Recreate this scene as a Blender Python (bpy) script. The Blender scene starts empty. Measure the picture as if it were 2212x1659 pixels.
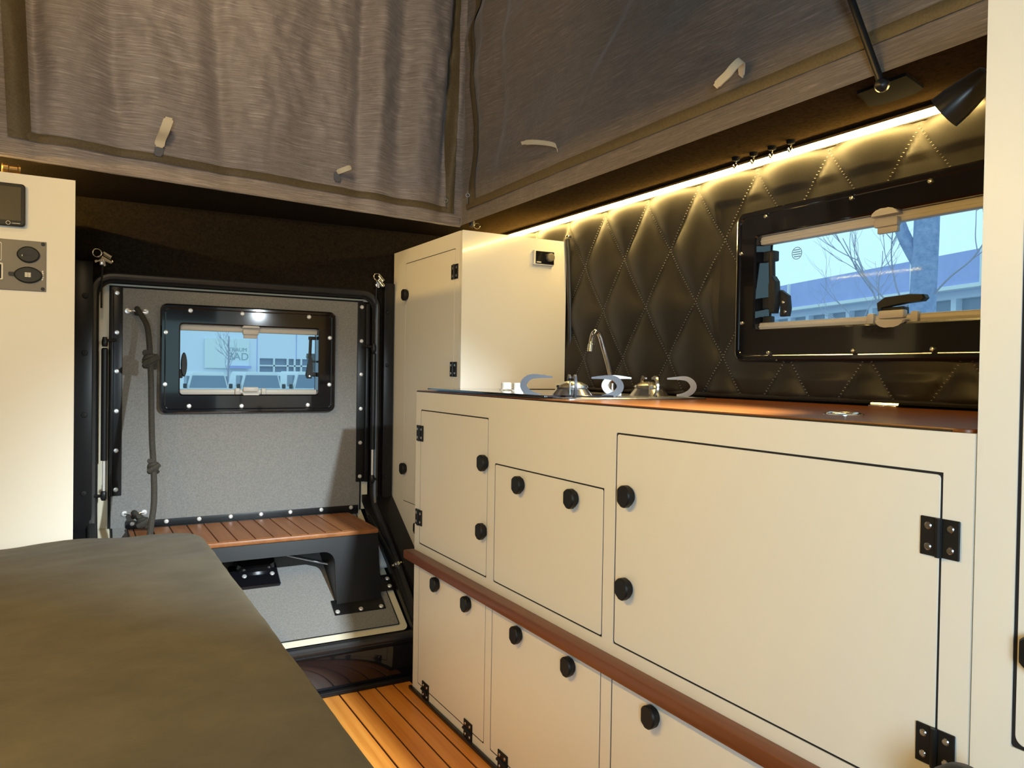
import bpy, bmesh, math, random
from mathutils import Vector, Matrix, noise
random.seed(7)
C = bpy.context.scene.collection
scene = bpy.context.scene
PI = math.pi

# ------------------------------------------------------------------ camera, sky, exposure, lights
cam_d = bpy.data.cameras.new('camera')
cam = bpy.data.objects.new('camera', cam_d); C.objects.link(cam)
cam_d.sensor_fit = 'HORIZONTAL'; cam_d.sensor_width = 36.0
cam_d.lens = 1660.14 / 2212 * 36.0
cam_d.clip_start = 0.02; cam_d.clip_end = 300
yaw, pit, rol = 0.51807285, -0.01464526, 0.01573494
fw = Vector((math.sin(yaw) * math.cos(pit), math.cos(yaw) * math.cos(pit), math.sin(pit)))
rt = Vector((math.cos(yaw), -math.sin(yaw), 0)); up = rt.cross(fw)
rt2 = rt * math.cos(rol) + up * math.sin(rol); up2 = up * math.cos(rol) - rt * math.sin(rol)
m = Matrix.Identity(4)
for i in range(3):
    m[i][0] = rt2[i]; m[i][1] = up2[i]; m[i][2] = -fw[i]
m[0][3], m[1][3], m[2][3] = 0, 0, 0.95
cam.matrix_world = m
scene.camera = cam

w = bpy.data.worlds.new('overcast_sky'); scene.world = w; w.use_nodes = True
bg = w.node_tree.nodes['Background']
bg.inputs[0].default_value = (0.57, 0.90, 1.0, 1); bg.inputs[1].default_value = 1.2

scene.view_settings.view_transform = 'Standard'
scene.view_settings.look = 'None'
scene.view_settings.gamma = 1
scene.view_settings.use_curve_mapping = False
scene.view_settings.exposure = 0.0
scene.cycles.use_denoising = True
scene.cycles.max_bounces = 10
scene.cycles.diffuse_bounces = 6
scene.cycles.sample_clamp_indirect = 6

WARM = (1.0, 0.74, 0.36); COOL = (0.80, 0.93, 1.0)
def lamp(name, kind, loc, power, col, direction=None, **kw):
    d = bpy.data.lights.new(name, kind); d.energy = power; d.color = col
    for k, v in kw.items(): setattr(d, k, v)
    o = bpy.data.objects.new(name, d); C.objects.link(o); o.location = loc
    if direction is not None: o.rotation_euler = Vector(direction).to_track_quat('-Z', 'Y').to_euler()
    return o
# warm lamp under the lifted roof
lamp('roof_light', 'AREA', (-0.02, 0.95, 2.24), 4.8, (1.0, 0.73, 0.40), (0.33, 1.0, -0.08), shape='DISK', size=0.35, spread=math.radians(100))
# daylight through the open front hatch behind the photographer
lamp('hatch_daylight', 'AREA', (-0.36, -0.75, 0.98), 33, (0.64, 0.85, 1.0), (0.95, 0.42, -0.22), shape='RECTANGLE', size=0.5, size_y=0.55)
# the swivel spot lamp on the wardrobe side
lamp('reading_spot', 'SPOT', (0.9712, 0.6035, 1.286), 268, COOL, (-0.43, 1.70, -1.20), spot_size=math.radians(64), spot_blend=1.0, shadow_soft_size=0.018)

# ------------------------------------------------------------------ materials
def mat(name, col, rough=0.5, metal=0.0, emit=None, strength=0, coat=0.0, sheen=0.0, spec=None, fn=None):
    mt = bpy.data.materials.new(name); mt.use_nodes = True
    nt = mt.node_tree; b = nt.nodes['Principled BSDF']
    b.inputs['Base Color'].default_value = (*col, 1)
    b.inputs['Roughness'].default_value = rough
    b.inputs['Metallic'].default_value = metal
    b.inputs['Coat Weight'].default_value = coat
    b.inputs['Sheen Weight'].default_value = sheen
    if spec is not None: b.inputs['Specular IOR Level'].default_value = spec
    if emit:
        b.inputs['Emission Color'].default_value = (*emit, 1); b.inputs['Emission Strength'].default_value = strength
    if fn: fn(nt, b)
    return mt

def coords(nt, scale, rand=False):
    tc = nt.nodes.new('ShaderNodeTexCoord'); mp = nt.nodes.new('ShaderNodeMapping')
    mp.inputs['Scale'].default_value = scale
    nt.links.new(tc.outputs['Object'], mp.inputs['Vector'])
    if rand:
        oi = nt.nodes.new('ShaderNodeObjectInfo'); ml = nt.nodes.new('ShaderNodeMath'); ml.operation = 'MULTIPLY'
        ml.inputs[1].default_value = 37.0
        nt.links.new(oi.outputs['Random'], ml.inputs[0]); nt.links.new(ml.outputs[0], mp.inputs['Location'])
    return mp
def noisetex(nt, mp, scale=1.0, detail=4, rough=0.6):
    n = nt.nodes.new('ShaderNodeTexNoise'); n.inputs['Scale'].default_value = scale
    n.inputs['Detail'].default_value = detail; n.inputs['Roughness'].default_value = rough
    nt.links.new(mp.outputs[0], n.inputs['Vector']); return n
def ramp(nt, src, stops):
    r = nt.nodes.new('ShaderNodeValToRGB'); els = r.color_ramp.elements
    while len(els) < len(stops): els.new(0.5)
    for e, (p, c) in zip(els, stops): e.position = p; e.color = (*c, 1)
    nt.links.new(src, r.inputs[0]); return r
def bump(nt, b, src, strength, dist=0.002, prev=None):
    bp = nt.nodes.new('ShaderNodeBump'); bp.inputs['Strength'].default_value = strength; bp.inputs['Distance'].default_value = dist
    nt.links.new(src, bp.inputs['Height'])
    if prev: nt.links.new(prev.outputs[0], bp.inputs['Normal'])
    nt.links.new(bp.outputs[0], b.inputs['Normal']); return bp

def grain(c0, c1, c2, scale=(40, 1.5, 40), bs=0.15, rand=True):
    def fn(nt, b):
        mp = coords(nt, scale, rand); n = noisetex(nt, mp, 1.0, 6, 0.65)
        r = ramp(nt, n.outputs['Fac'], [(0.25, c0), (0.5, c1), (0.75, c2)])
        nt.links.new(r.outputs[0], b.inputs['Base Color']); bump(nt, b, n.outputs['Fac'], bs)
    return fn
def speckle(c0, c1, scale, bs=0.4, dist=0.002, det=3):
    def fn(nt, b):
        mp = coords(nt, (1, 1, 1)); n = noisetex(nt, mp, scale, det, 0.6)
        r = ramp(nt, n.outputs['Fac'], [(0.3, c0), (0.7, c1)])
        nt.links.new(r.outputs[0], b.inputs['Base Color']); bump(nt, b, n.outputs['Fac'], bs, dist)
    return fn
def canvas_fn(c0, c1, c2):
    def fn(nt, b):
        mp = coords(nt, (14, 14, 420)); n = noisetex(nt, mp, 1.0, 3, 0.7)
        mp2 = coords(nt, (2.2, 2.2, 1.4)); n2 = noisetex(nt, mp2, 1.0, 4, 0.6)
        r = ramp(nt, n.outputs['Fac'], [(0.35, c0), (0.58, c1), (0.78, c2)])  # palest stop paints the glint of the threads into the colour
        r2 = ramp(nt, n2.outputs['Fac'], [(0.3, (0.78, 0.76, 0.74)), (0.7, (1.0, 1.0, 1.0))])
        mx = nt.nodes.new('ShaderNodeMix'); mx.data_type = 'RGBA'; mx.blend_type = 'MULTIPLY'; mx.inputs[0].default_value = 1
        nt.links.new(r.outputs[0], mx.inputs[6]); nt.links.new(r2.outputs[0], mx.inputs[7])
        nt.links.new(mx.outputs[2], b.inputs['Base Color'])
        b1 = bump(nt, b, n.outputs['Fac'], 0.25, 0.001)
        mp3 = coords(nt, (9, 9, 9)); n3 = noisetex(nt, mp3, 1.0, 5, 0.55)
        bump(nt, b, n3.outputs['Fac'], 0.55, 0.02, b1)
    return fn

M = {}
M['white'] = mat('cream_lacquer', (0.79, 0.755, 0.665), 0.38, fn=lambda nt, b: bump(nt, b, noisetex(nt, coords(nt, (1, 1, 1)), 14, 2).outputs['Fac'], 0.05, 0.004))
M['white_gloss'] = mat('glossy_cream_panel', (0.79, 0.755, 0.665), 0.16, coat=0.4, fn=lambda nt, b: bump(nt, b, noisetex(nt, coords(nt, (1, 1, 1)), 7, 1).outputs['Fac'], 0.10, 0.006))
M['gap'] = mat('dark_gap', (0.008, 0.008, 0.009), 0.9)
M['black_plastic'] = mat('black_plastic', (0.010, 0.010, 0.010), 0.45, spec=0.25)
M['black_gloss'] = mat('black_gloss', (0.006, 0.006, 0.008), 0.08, coat=0.5)
M['black_satin'] = mat('black_powder_coat', (0.009, 0.009, 0.010), 0.34, spec=0.28)
M['black_matte'] = mat('matte_black_paint', (0.008, 0.008, 0.008), 0.85, spec=0.02)
M['black_metal'] = mat('black_anodised', (0.02, 0.02, 0.022), 0.35, 0.6)
M['rubber'] = mat('black_rubber', (0.02, 0.02, 0.021), 0.38)
M['chrome'] = mat('chrome', (0.82, 0.82, 0.82), 0.12, 1.0)
M['steel'] = mat('brushed_steel', (0.62, 0.62, 0.62), 0.24, 1.0)
M['steel_unlit'] = mat('unlit_steel_bar', (0.022, 0.023, 0.028), 0.45, 0.0, spec=0.35)  # ordinary steel with the shade of its unlit faces painted in
M['knob_silver'] = mat('satin_silver', (0.78, 0.78, 0.76), 0.4, 0.2)
M['nickel'] = mat('nickel_screw', (0.75, 0.74, 0.72), 0.3, 0.5)
M['bronze'] = mat('bronze', (0.30, 0.17, 0.05), 0.35, 0.8)
M['teak_floor'] = mat('oiled_teak_floor', (0.42, 0.15, 0.03), 0.32, fn=grain((0.52, 0.165, 0.022), (0.70, 0.26, 0.040), (0.80, 0.35, 0.07)))
M['teak'] = mat('teak_step', (0.28, 0.10, 0.04), 0.42, fn=grain((0.20, 0.070, 0.020), (0.28, 0.105, 0.032), (0.35, 0.145, 0.050)))
M['mahogany'] = mat('mahogany_rail', (0.22, 0.07, 0.025), 0.38, fn=grain((0.12, 0.035, 0.009), (0.17, 0.050, 0.014), (0.22, 0.068, 0.020), (60, 2, 60)))
M['worktop'] = mat('varnished_teak_worktop', (0.4, 0.14, 0.035), 0.28, spec=0.2, fn=grain((0.115, 0.034, 0.007), (0.16, 0.048, 0.010), (0.20, 0.064, 0.014), (30, 1.2, 30), 0.04, False))
M['caulk'] = mat('black_caulk', (0.012, 0.009, 0.007), 0.5)
M['felt_dark'] = mat('black_felt', (0.016, 0.012, 0.009), 0.95, spec=0.05, fn=speckle((0.010, 0.008, 0.006), (0.022, 0.017, 0.012), 160))
M['felt_brown'] = mat('dark_brown_felt', (0.06, 0.042, 0.026), 1.0, spec=0.0, fn=speckle((0.030, 0.020, 0.010), (0.052, 0.035, 0.018), 120))
M['felt_grey'] = mat('grey_felt', (0.20, 0.20, 0.19), 0.95, fn=speckle((0.175, 0.172, 0.165), (0.245, 0.242, 0.232), 220, 0.3))
M['leather'] = mat('dark_leatherette', (0.028, 0.025, 0.022), 0.46, spec=0.3, fn=speckle((0.016, 0.0145, 0.013), (0.025, 0.0225, 0.019), 500, 0.25, 0.0006))
M['thread'] = mat('pale_thread', (0.46, 0.43, 0.37), 0.7)
M['cushion'] = mat('grey_cushion_fabric', (0.16, 0.145, 0.115), 0.85, sheen=0.06, spec=0.2, fn=speckle((0.058, 0.051, 0.035), (0.092, 0.082, 0.058), 7, 0.3, 0.01, 6))
M['canvas'] = mat('grey_canvas_lit', (0.2, 0.17, 0.16), 0.62, sheen=0.2, fn=canvas_fn((0.205, 0.178, 0.172), (0.32, 0.280, 0.270), (0.62, 0.57, 0.56)))  # tent fabric with the rear wall's stronger light put into its colour
M['canvas_shaded'] = mat('grey_canvas_shaded', (0.12, 0.1, 0.08), 0.62, sheen=0.2, fn=canvas_fn((0.135, 0.110, 0.092), (0.195, 0.162, 0.138), (0.34, 0.29, 0.25)))  # same fabric, darkened in colour for the dimmer right wall
M['flap'] = mat('olive_zip_flap', (0.10, 0.075, 0.035), 0.6, fn=speckle((0.085, 0.062, 0.030), (0.125, 0.096, 0.05), 200, 0.2))
M['tab'] = mat('cream_strap', (0.66, 0.58, 0.42), 0.7)
M['seal'] = mat('cream_door_edge', (0.74, 0.68, 0.52), 0.4)
M['led'] = mat('led_diffuser', (1, 0.9, 0.7), 0.5, emit=(1.0, 0.68, 0.22), strength=72)
M['led_left'] = mat('led_diffuser_left', (1, 0.9, 0.7), 0.5, emit=(1.0, 0.63, 0.17), strength=335)
M['panel_grey'] = mat('grey_socket_plate', (0.155, 0.135, 0.10), 0.45)
M['screen'] = mat('dark_screen', (0.10, 0.088, 0.06), 0.15, coat=0.5)
M['print'] = mat('pale_print', (0.7, 0.66, 0.58), 0.5)
M['rope'] = mat('charcoal_rope', (0.035, 0.032, 0.025), 0.8, fn=speckle((0.02, 0.018, 0.014), (0.055, 0.05, 0.04), 350, 0.6))
M['blind'] = mat('pale_grey_plastic', (0.50, 0.47, 0.42), 0.4)
M['handle_grey'] = mat('dark_grey_plastic', (0.022, 0.024, 0.025), 0.5, spec=0.25)
M['lampblack'] = mat('black_lamp_enamel', (0.010, 0.009, 0.008), 0.28, spec=0.4)
M['lamp_lens'] = mat('lit_lamp_lens', (1, 1, 1), 0.4, emit=(0.85, 0.95, 1.0), strength=12)
# outside
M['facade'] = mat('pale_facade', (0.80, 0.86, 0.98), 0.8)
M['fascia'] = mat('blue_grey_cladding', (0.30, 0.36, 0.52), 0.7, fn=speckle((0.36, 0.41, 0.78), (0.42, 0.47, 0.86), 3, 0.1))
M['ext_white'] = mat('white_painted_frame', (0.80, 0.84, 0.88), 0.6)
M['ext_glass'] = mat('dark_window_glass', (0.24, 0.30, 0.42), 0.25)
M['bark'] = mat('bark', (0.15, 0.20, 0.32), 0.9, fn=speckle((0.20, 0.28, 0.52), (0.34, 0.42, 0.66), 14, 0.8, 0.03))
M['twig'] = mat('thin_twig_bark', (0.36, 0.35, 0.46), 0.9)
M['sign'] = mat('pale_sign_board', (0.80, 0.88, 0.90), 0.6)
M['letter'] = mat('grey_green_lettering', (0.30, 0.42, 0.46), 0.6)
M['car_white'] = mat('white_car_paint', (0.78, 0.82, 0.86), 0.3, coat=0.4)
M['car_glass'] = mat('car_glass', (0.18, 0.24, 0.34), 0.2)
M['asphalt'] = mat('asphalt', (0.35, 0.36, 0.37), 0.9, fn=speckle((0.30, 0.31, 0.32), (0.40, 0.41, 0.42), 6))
M['red'] = mat('red_strip', (0.6, 0.12, 0.14), 0.6)
def pane_mat():
    mt = bpy.data.materials.new('acrylic_pane'); mt.use_nodes = True; nt = mt.node_tree
    for n in list(nt.nodes): nt.nodes.remove(n)
    out = nt.nodes.new('ShaderNodeOutputMaterial'); mix = nt.nodes.new('ShaderNodeMixShader')
    t = nt.nodes.new('ShaderNodeBsdfTransparent'); g = nt.nodes.new('ShaderNodeBsdfGlossy'); f = nt.nodes.new('ShaderNodeFresnel')
    df = nt.nodes.new('ShaderNodeBsdfDiffuse'); df.inputs[0].default_value = (0.75, 0.85, 1.0, 1); mix2 = nt.nodes.new('ShaderNodeMixShader')
    tr = nt.nodes.new('ShaderNodeBsdfTranslucent'); tr.inputs[0].default_value = (0.8, 0.9, 1.0, 1)
    t.inputs[0].default_value = (0.95, 0.98, 1.0, 1); g.inputs['Roughness'].default_value = 0.02; f.inputs[0].default_value = 1.06
    mix2.inputs[0].default_value = 0.05
    nt.links.new(t.outputs[0], mix2.inputs[1]); nt.links.new(tr.outputs[0], mix2.inputs[2])
    nt.links.new(f.outputs[0], mix.inputs[0]); nt.links.new(mix2.outputs[0], mix.inputs[1]); nt.links.new(g.outputs[0], mix.inputs[2])
    nt.links.new(mix.outputs[0], out.inputs[0]); return mt
M['pane'] = pane_mat()

# ------------------------------------------------------------------ mesh helpers
def WF(o, right, upv):
    r = Vector(right).normalized(); u = Vector(upv).normalized(); n = r.cross(u)
    mm = Matrix.Identity(4)
    for i in range(3): mm[i][0], mm[i][1], mm[i][2], mm[i][3] = r[i], u[i], n[i], o[i]
    return mm
def rr(x0, x1, y0, y1, r, n=5):
    pts = []
    for cx, cy, a0 in ((x1 - r, y1 - r, 0), (x0 + r, y1 - r, 90), (x0 + r, y0 + r, 180), (x1 - r, y0 + r, 270)):
        for i in range(n + 1):
            a = math.radians(a0 + 90 * i / n); pts.append((cx + r * math.cos(a), cy + r * math.sin(a)))
    return pts
class MB:
    def __init__(s, mx=None): s.bm = bmesh.new(); s.mx = mx or Matrix.Identity(4)
    def v(s, p): return s.bm.verts.new(s.mx @ Vector(p))
    def f(s, vs):
        try: return s.bm.faces.new(vs)
        except ValueError: return None
    def box(s, x0, x1, y0, y1, z0, z1, bev=0, seg=2):
        vs = [s.v((x, y, z)) for z in (z0, z1) for y in (y0, y1) for x in (x0, x1)]
        fs = [s.f([vs[i] for i in q]) for q in ((0, 2, 3, 1), (4, 5, 7, 6), (0, 1, 5, 4), (2, 6, 7, 3), (0, 4, 6, 2), (1, 3, 7, 5))]
        if bev:
            es = list({e for f in fs for e in f.edges})
            bmesh.ops.bevel(s.bm, geom=es, offset=bev, segments=seg, affect='EDGES', profile=0.5)
        return s
    def loft(s, loops, cyc=True, caps=True, closed=False):
        L = [[s.v(p) for p in lp] for lp in loops]; n = len(L[0]); k = len(L)
        for a in range(k if closed else k - 1):
            A, B = L[a], L[(a + 1) % k]
            for i in range(n if cyc else n - 1): s.f([A[i], A[(i + 1) % n], B[(i + 1) % n], B[i]])
        if caps and not closed: s.f(L[0][::-1]); s.f(L[-1])
        return s
    def prism(s, poly, z0, z1, bev=0):
        if bev:
            cx = sum(p[0] for p in poly) / len(poly); cy = sum(p[1] for p in poly) / len(poly)
            sm = [(cx + (x - cx) * (1 - bev / max(1e-6, math.hypot(x - cx, y - cy))), cy + (y - cy) * (1 - bev / max(1e-6, math.hypot(x - cx, y - cy)))) for x, y in poly]
            return s.loft([[(x, y, z0) for x, y in poly], [(x, y, z1 - bev) for x, y in poly], [(x, y, z1) for x, y in sm]])
        return s.loft([[(x, y, z0) for x, y in poly], [(x, y, z1) for x, y in poly]])
    def ring(s, stack):  # stack of (2d loop, z): a closed profile swept round
        return s.loft([[(x, y, z) for x, y in lp] for lp, z in stack], closed=True)
    def tube(s, pts, r, n=10, caps=True):
        P = [Vector(p) for p in pts]; R = r if isinstance(r, (list, tuple)) else [r] * len(P); loops = []; prev = None
        for i, p in enumerate(P):
            t = (P[min(i + 1, len(P) - 1)] - P[max(i - 1, 0)]).normalized()
            if prev is None: a = t.orthogonal().normalized()
            else: a = (prev - t * prev.dot(t)).normalized()
            prev = a; b = t.cross(a)
            loops.append([p + (a * math.cos(2 * PI * j / n) + b * math.sin(2 * PI * j / n)) * R[i] for j in range(n)])
        return s.loft(loops, caps=caps)
    def lathe(s, prof, o=(0, 0, 0), ax=(0, 0, 1), n=20):
        ax = Vector(ax).normalized(); a = ax.orthogonal().normalized(); b = ax.cross(a); o = Vector(o)
        return s.loft([[o + ax * z + (a * math.cos(2 * PI * j / n) + b * math.sin(2 * PI * j / n)) * max(r, 1e-5) for j in range(n)] for r, z in prof])
    def torus(s, o, ax, R, r, n=20, k=8):
        ax = Vector(ax).normalized(); a = ax.orthogonal().normalized(); b = ax.cross(a); o = Vector(o); loops = []
        for i in range(n):
            d = a * math.cos(2 * PI * i / n) + b * math.sin(2 * PI * i / n)
            loops.append([o + d * (R + r * math.cos(2 * PI * j / k)) + ax * (r * math.sin(2 * PI * j / k)) for j in range(k)])
        return s.loft(loops, closed=True)
    def sheet(s, fn, nu, nv, th=0.0, skip=None):
        G = [[Vector(fn(i / nu, j / nv)) for j in range(nv + 1)] for i in range(nu + 1)]
        V = [[s.v(p) for p in row] for row in G]
        for i in range(nu):
            for j in range(nv):
                if skip and skip(i / nu, (i + 1) / nu, j / nv, (j + 1) / nv): continue
                s.f([V[i][j], V[i + 1][j], V[i + 1][j + 1], V[i][j + 1]])
        if th:
            loose = [v for v in s.bm.verts if not v.link_faces]
            if loose: bmesh.ops.delete(s.bm, geom=loose, context='VERTS')
            bmesh.ops.solidify(s.bm, geom=list(s.bm.faces), thickness=th)
        return s
    def board(s, x0, x1, y0, y1, holes, t):  # front at z=0, back at z=-t, rectangular holes
        xs = sorted({x0, x1, *[h[0] for h in holes], *[h[1] for h in holes]}); ys = sorted({y0, y1, *[h[2] for h in holes], *[h[3] for h in holes]})
        V = {}
        def gv(i, j, k):
            if (i, j, k) not in V: V[(i, j, k)] = s.v((xs[i], ys[j], -t * k))
            return V[(i, j, k)]
        def inc(i, j):
            if not (0 <= i < len(xs) - 1 and 0 <= j < len(ys) - 1): return False
            cx, cy = (xs[i] + xs[i + 1]) / 2, (ys[j] + ys[j + 1]) / 2
            return not any(h[0] < cx < h[1] and h[2] < cy < h[3] for h in holes)
        for i in range(len(xs) - 1):
            for j in range(len(ys) - 1):
                if not inc(i, j): continue
                s.f([gv(i, j, 0), gv(i + 1, j, 0), gv(i + 1, j + 1, 0), gv(i, j + 1, 0)])
                s.f([gv(i, j, 1), gv(i, j + 1, 1), gv(i + 1, j + 1, 1), gv(i + 1, j, 1)])
                for di, dj, a, b in ((-1, 0, (i, j), (i, j + 1)), (1, 0, (i + 1, j), (i + 1, j + 1)), (0, -1, (i, j), (i + 1, j)), (0, 1, (i, j + 1), (i + 1, j + 1))):
                    if not inc(i + di, j + dj): s.f([gv(*a, 0), gv(*b, 0), gv(*b, 1), gv(*a, 1)])
        return s
    def mesh(s, name, mt, sharp=32):
        bmesh.ops.recalc_face_normals(s.bm, faces=list(s.bm.faces))
        me = bpy.data.meshes.new(name); s.bm.to_mesh(me); s.bm.free()
        me.polygons.foreach_set('use_smooth', [True] * len(me.polygons))
        me.set_sharp_from_angle(angle=math.radians(sharp))
        me.materials.append(mt); return me

WMAT = {}
def link(o, parent=None, basis=None):
    C.objects.link(o)
    if basis is not None: o.matrix_basis = basis
    WMAT[o.name] = (basis or Matrix.Identity(4)).copy()
    if parent is not None:
        o.parent = parent; o.matrix_parent_inverse = WMAT[parent.name].inverted()
    return o
def tag(o, label=None, cat=None, group=None, kind=None):
    for k, v in (('label', label), ('category', cat), ('group', group), ('kind', kind)):
        if v: o[k] = v
    return o
def ob(name, mb, mt, parent=None, label=None, cat=None, group=None, kind=None, sharp=32):
    if isinstance(mt, str): mt = M[mt]
    me = mb.mesh(name, mt, sharp) if isinstance(mb, MB) else mb
    return tag(link(bpy.data.objects.new(name, me), parent), label, cat, group, kind)
def inst(name, me, basis, parent=None):
    return link(bpy.data.objects.new(name, me), parent, basis)
def empty(name, loc, label=None, cat=None, group=None, kind=None):
    o = bpy.data.objects.new(name, None); o.empty_display_size = 0.05
    link(o, None, Matrix.Translation(loc)); return tag(o, label, cat, group, kind)
T = Matrix.Translation
def struct(name, mb, mt, parent=None): return ob(name, mb, mt, parent, kind='structure' if parent is None else None)

# ------------------------------------------------------------------ key dimensions (metres)
XR, XL, YB, YF = 1.432, -0.43, 2.715, -1.15
ZS = 1.47                      # underside of the fixed roof rim
XK, ZW = 0.886, 0.889          # kitchen front plane, worktop height
YT = 2.127                     # kitchen end / near face of rear cabinet
YWD = 0.492                    # wardrobe side
FK = WF((XK, 0, 0), (0, -1, 0), (0, 0, 1))        # kitchen front: a = -Y, b = Z, c = out to the room
FR = WF((XR, 0, 0), (0, -1, 0), (0, 0, 1))        # right wall
YD = 2.735
FD = WF((0, YD, 0), (1, 0, 0), (0, 0, 1))         # door face: a = X, b = Z
ZB, SL = 0.469, 1.5
sn = math.hypot(SL, 1)
ZBD, SLD = 0.436, 1.6; snd = math.hypot(SLD, 1)
FS = WF((0, YD, ZBD), (1, 0, 0), (0, SLD, 1))       # slanted lower door: b runs down negative

# shared small meshes
def screw_mesh(r=0.0075, h=0.004, mt='nickel'):
    return MB().lathe([(r, -0.001), (r, h * 0.35), (r * 0.75, h * 0.85), (r * 0.3, h), (0, h * 0.9)], n=12).mesh('screw', M[mt])
SCREW = screw_mesh(); SCREW_S = screw_mesh(0.0045, 0.002, 'steel'); SCREW_W = screw_mesh(0.0052, 0.0045, 'steel')
def screws(pts, frame, parent, me=None, c=0.0):
    for a, b in pts: inst('screw', me or SCREW, frame @ T((a, b, c)), parent)

# ------------------------------------------------------------------ room shell
fl = struct('floor', MB().box(XL, XR, YF, 2.21, -0.05, -0.004), 'caulk')
pw = 0.0545
for k in range(10):
    x1 = 0.900 - k * 0.0555
    mb = MB().box(x1 - 0.0505, x1, YF, 2.192, -0.004, 0.0, 0.0008, 1)
    ob('plank', mb, 'teak_floor', fl)
struct('baseboard_back', MB().box(0.25, 0.93, 2.18, 2.196, 0.0, 0.014, 0.003), 'black_satin')
struct('trim_1', MB().box(XL, XR, 2.196, 2.22, -0.01, 0.136, 0.004), 'black_gloss')
# back wall, upper, with the door hole; then the inward-sloping lower part
struct('wall_back', MB(WF((0, YB, 0), (1, 0, 0), (0, 0, 1))).board(XL - 0.05, XR + 0.05, ZB, 1.62, [(0.06, 0.955, ZB - 1, 1.222)], 0.02), 'felt_dark')
FSW = WF((0, YB, ZB), (1, 0, 0), (0, SL, 1))
struct('wall_back_lower', MB(FSW).board(XL - 0.05, XR + 0.05, -0.63, 0, [(0.06, 0.93, -0.595, 1)], 0.02), 'black_satin')
ob('leak_backing', MB(WF((0, YB + 0.075, 0), (1, 0, 0), (0, 0, 1))).board(XL - 0.08, XR + 0.08, 0.30, 1.62, [(0.290, 0.764, 0.852, 1.104)], 0.01), 'black_satin', bpy.data.objects['wall_back'])  # unseen backing, added to stop sky light leaking in past the door
ob('leak_backing', MB(WF((0, YB + 0.13, ZB), (1, 0, 0), (0, SL, 1))).board(XL - 0.08, XR + 0.08, -0.75, 0.02, [], 0.01), 'black_satin', bpy.data.objects['wall_back_lower'])  # sloped backing, added against the same leak lower down
struct('wall_right', MB(WF((XR + 0.02, 0, 0), (0, -1, 0), (0, 0, 1))).board(-2.8, -YF, -0.05, 1.62, [(-1.325, -0.66, 1.04, 1.30)], 0.03), 'felt_dark')
struct('wall_left', MB(WF((XL, 0, 0), (0, 1, 0), (0, 0, 1))).board(YF, 2.8, -0.05, 1.62, [(-0.95, -0.25, 0.85, 1.40)], 0.03), 'felt_grey')
struct('wall_front', MB(WF((0, YF, 0), (-1, 0, 0), (0, 0, 1))).board(-XR - 0.05, -XL + 0.05, -0.05, 1.62, [(-1.05, -0.1, 0.75, 1.32)], 0.03), 'felt_grey')
# roof rim (soffit) round the pop-up opening, opening edge runs a little askew at the back
def back_edge(x): return 2.27 + (x + 0.16) * (2.462 - 2.27) / 1.335
def soffit(name, poly, mt): struct(name, MB().prism(poly, ZS, ZS + 0.02), mt)
XO = 1.175; XOL = -0.185
soffit('trim_2', [(XO, YF), (XR + 0.05, YF), (XR + 0.05, 2.8), (XO, back_edge(XO))][::1], 'felt_brown')
soffit('trim_3', [(XOL, back_edge(XOL)), (XO, back_edge(XO)), (XR + 0.05, 2.8), (XL - 0.05, 2.8)], 'felt_dark')
soffit('trim_4', [(XL - 0.05, YF), (XOL, YF), (XOL, back_edge(XOL)), (XL - 0.05, 2.8)], 'felt_brown')
struct('ceiling', MB().box(-0.6, 1.6, YF - 0.1, 2.8, 2.38, 2.42), 'felt_grey')

# ------------------------------------------------------------------ rear door
dr = empty('door_1', (0.5, YD, 0.14), kind='structure')
DX0, DX1 = 0.064, 0.951
# cream shell edge behind the trim, bent like the wall
def bent(mb_mat, x0, x1, sdown, y_off, th, name, rbot=0.0):
    # a sheet that starts at the bend of the door and runs down the slope
    mb = MB(); n = 8; prof = []
    def P(x, t, k): return Vector((x, YD + y_off + k * th + t * SLD / snd, ZBD + t / snd))
    for i in range(n + 1):
        a = PI / 2 * i / n; prof.append((rbot * (1 - math.sin(a)), -sdown + rbot * (1 - math.cos(a))))
    prof.append((0, 0.0005))
    poly = [(x0 + i, t) for i, t in prof] + [(x1 - i, t) for i, t in reversed(prof)]
    mb.loft([[P(x, t, 0) for x, t in poly], [P(x, t, 1) for x, t in poly]])
    return ob(name, mb, mb_mat, dr)
WIN1 = (0.296, 0.758, 0.858, 1.098)
def door_board(x0, x1, z1, y, th):
    mb = MB(WF((0, y, 0), (1, 0, 0), (0, 0, 1))).board(x0, x1, ZBD, z1, [WIN1], th)
    return mb
ob('door_shell', door_board(DX0, DX1, 1.212, YD + 0.010, 0.03), 'seal', dr)
bent(M['seal'], DX0 + 0.003, 0.927, 0.573, 0.014, 0.03, 'door_shell', 0.02)
ob('door_lining', door_board(0.103, 0.917, 1.200, YD, 0.008), 'felt_grey', dr)
bent(M['felt_grey'], 0.108, 0.899, 0.540, 0.0, 0.006, 'lower_lining', 0.004)
bent(M['gap'], 0.102, 0.904, 0.546, 0.0065, 0.007, 'shadow_gap', 0.006)
ob('shadow_gap', MB(WF((0, YD + 0.005, 0), (1, 0, 0), (0, 0, 1))).board(0.095, 0.925, ZBD, 1.206, [WIN1], 0.004), 'gap', dr)
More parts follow.
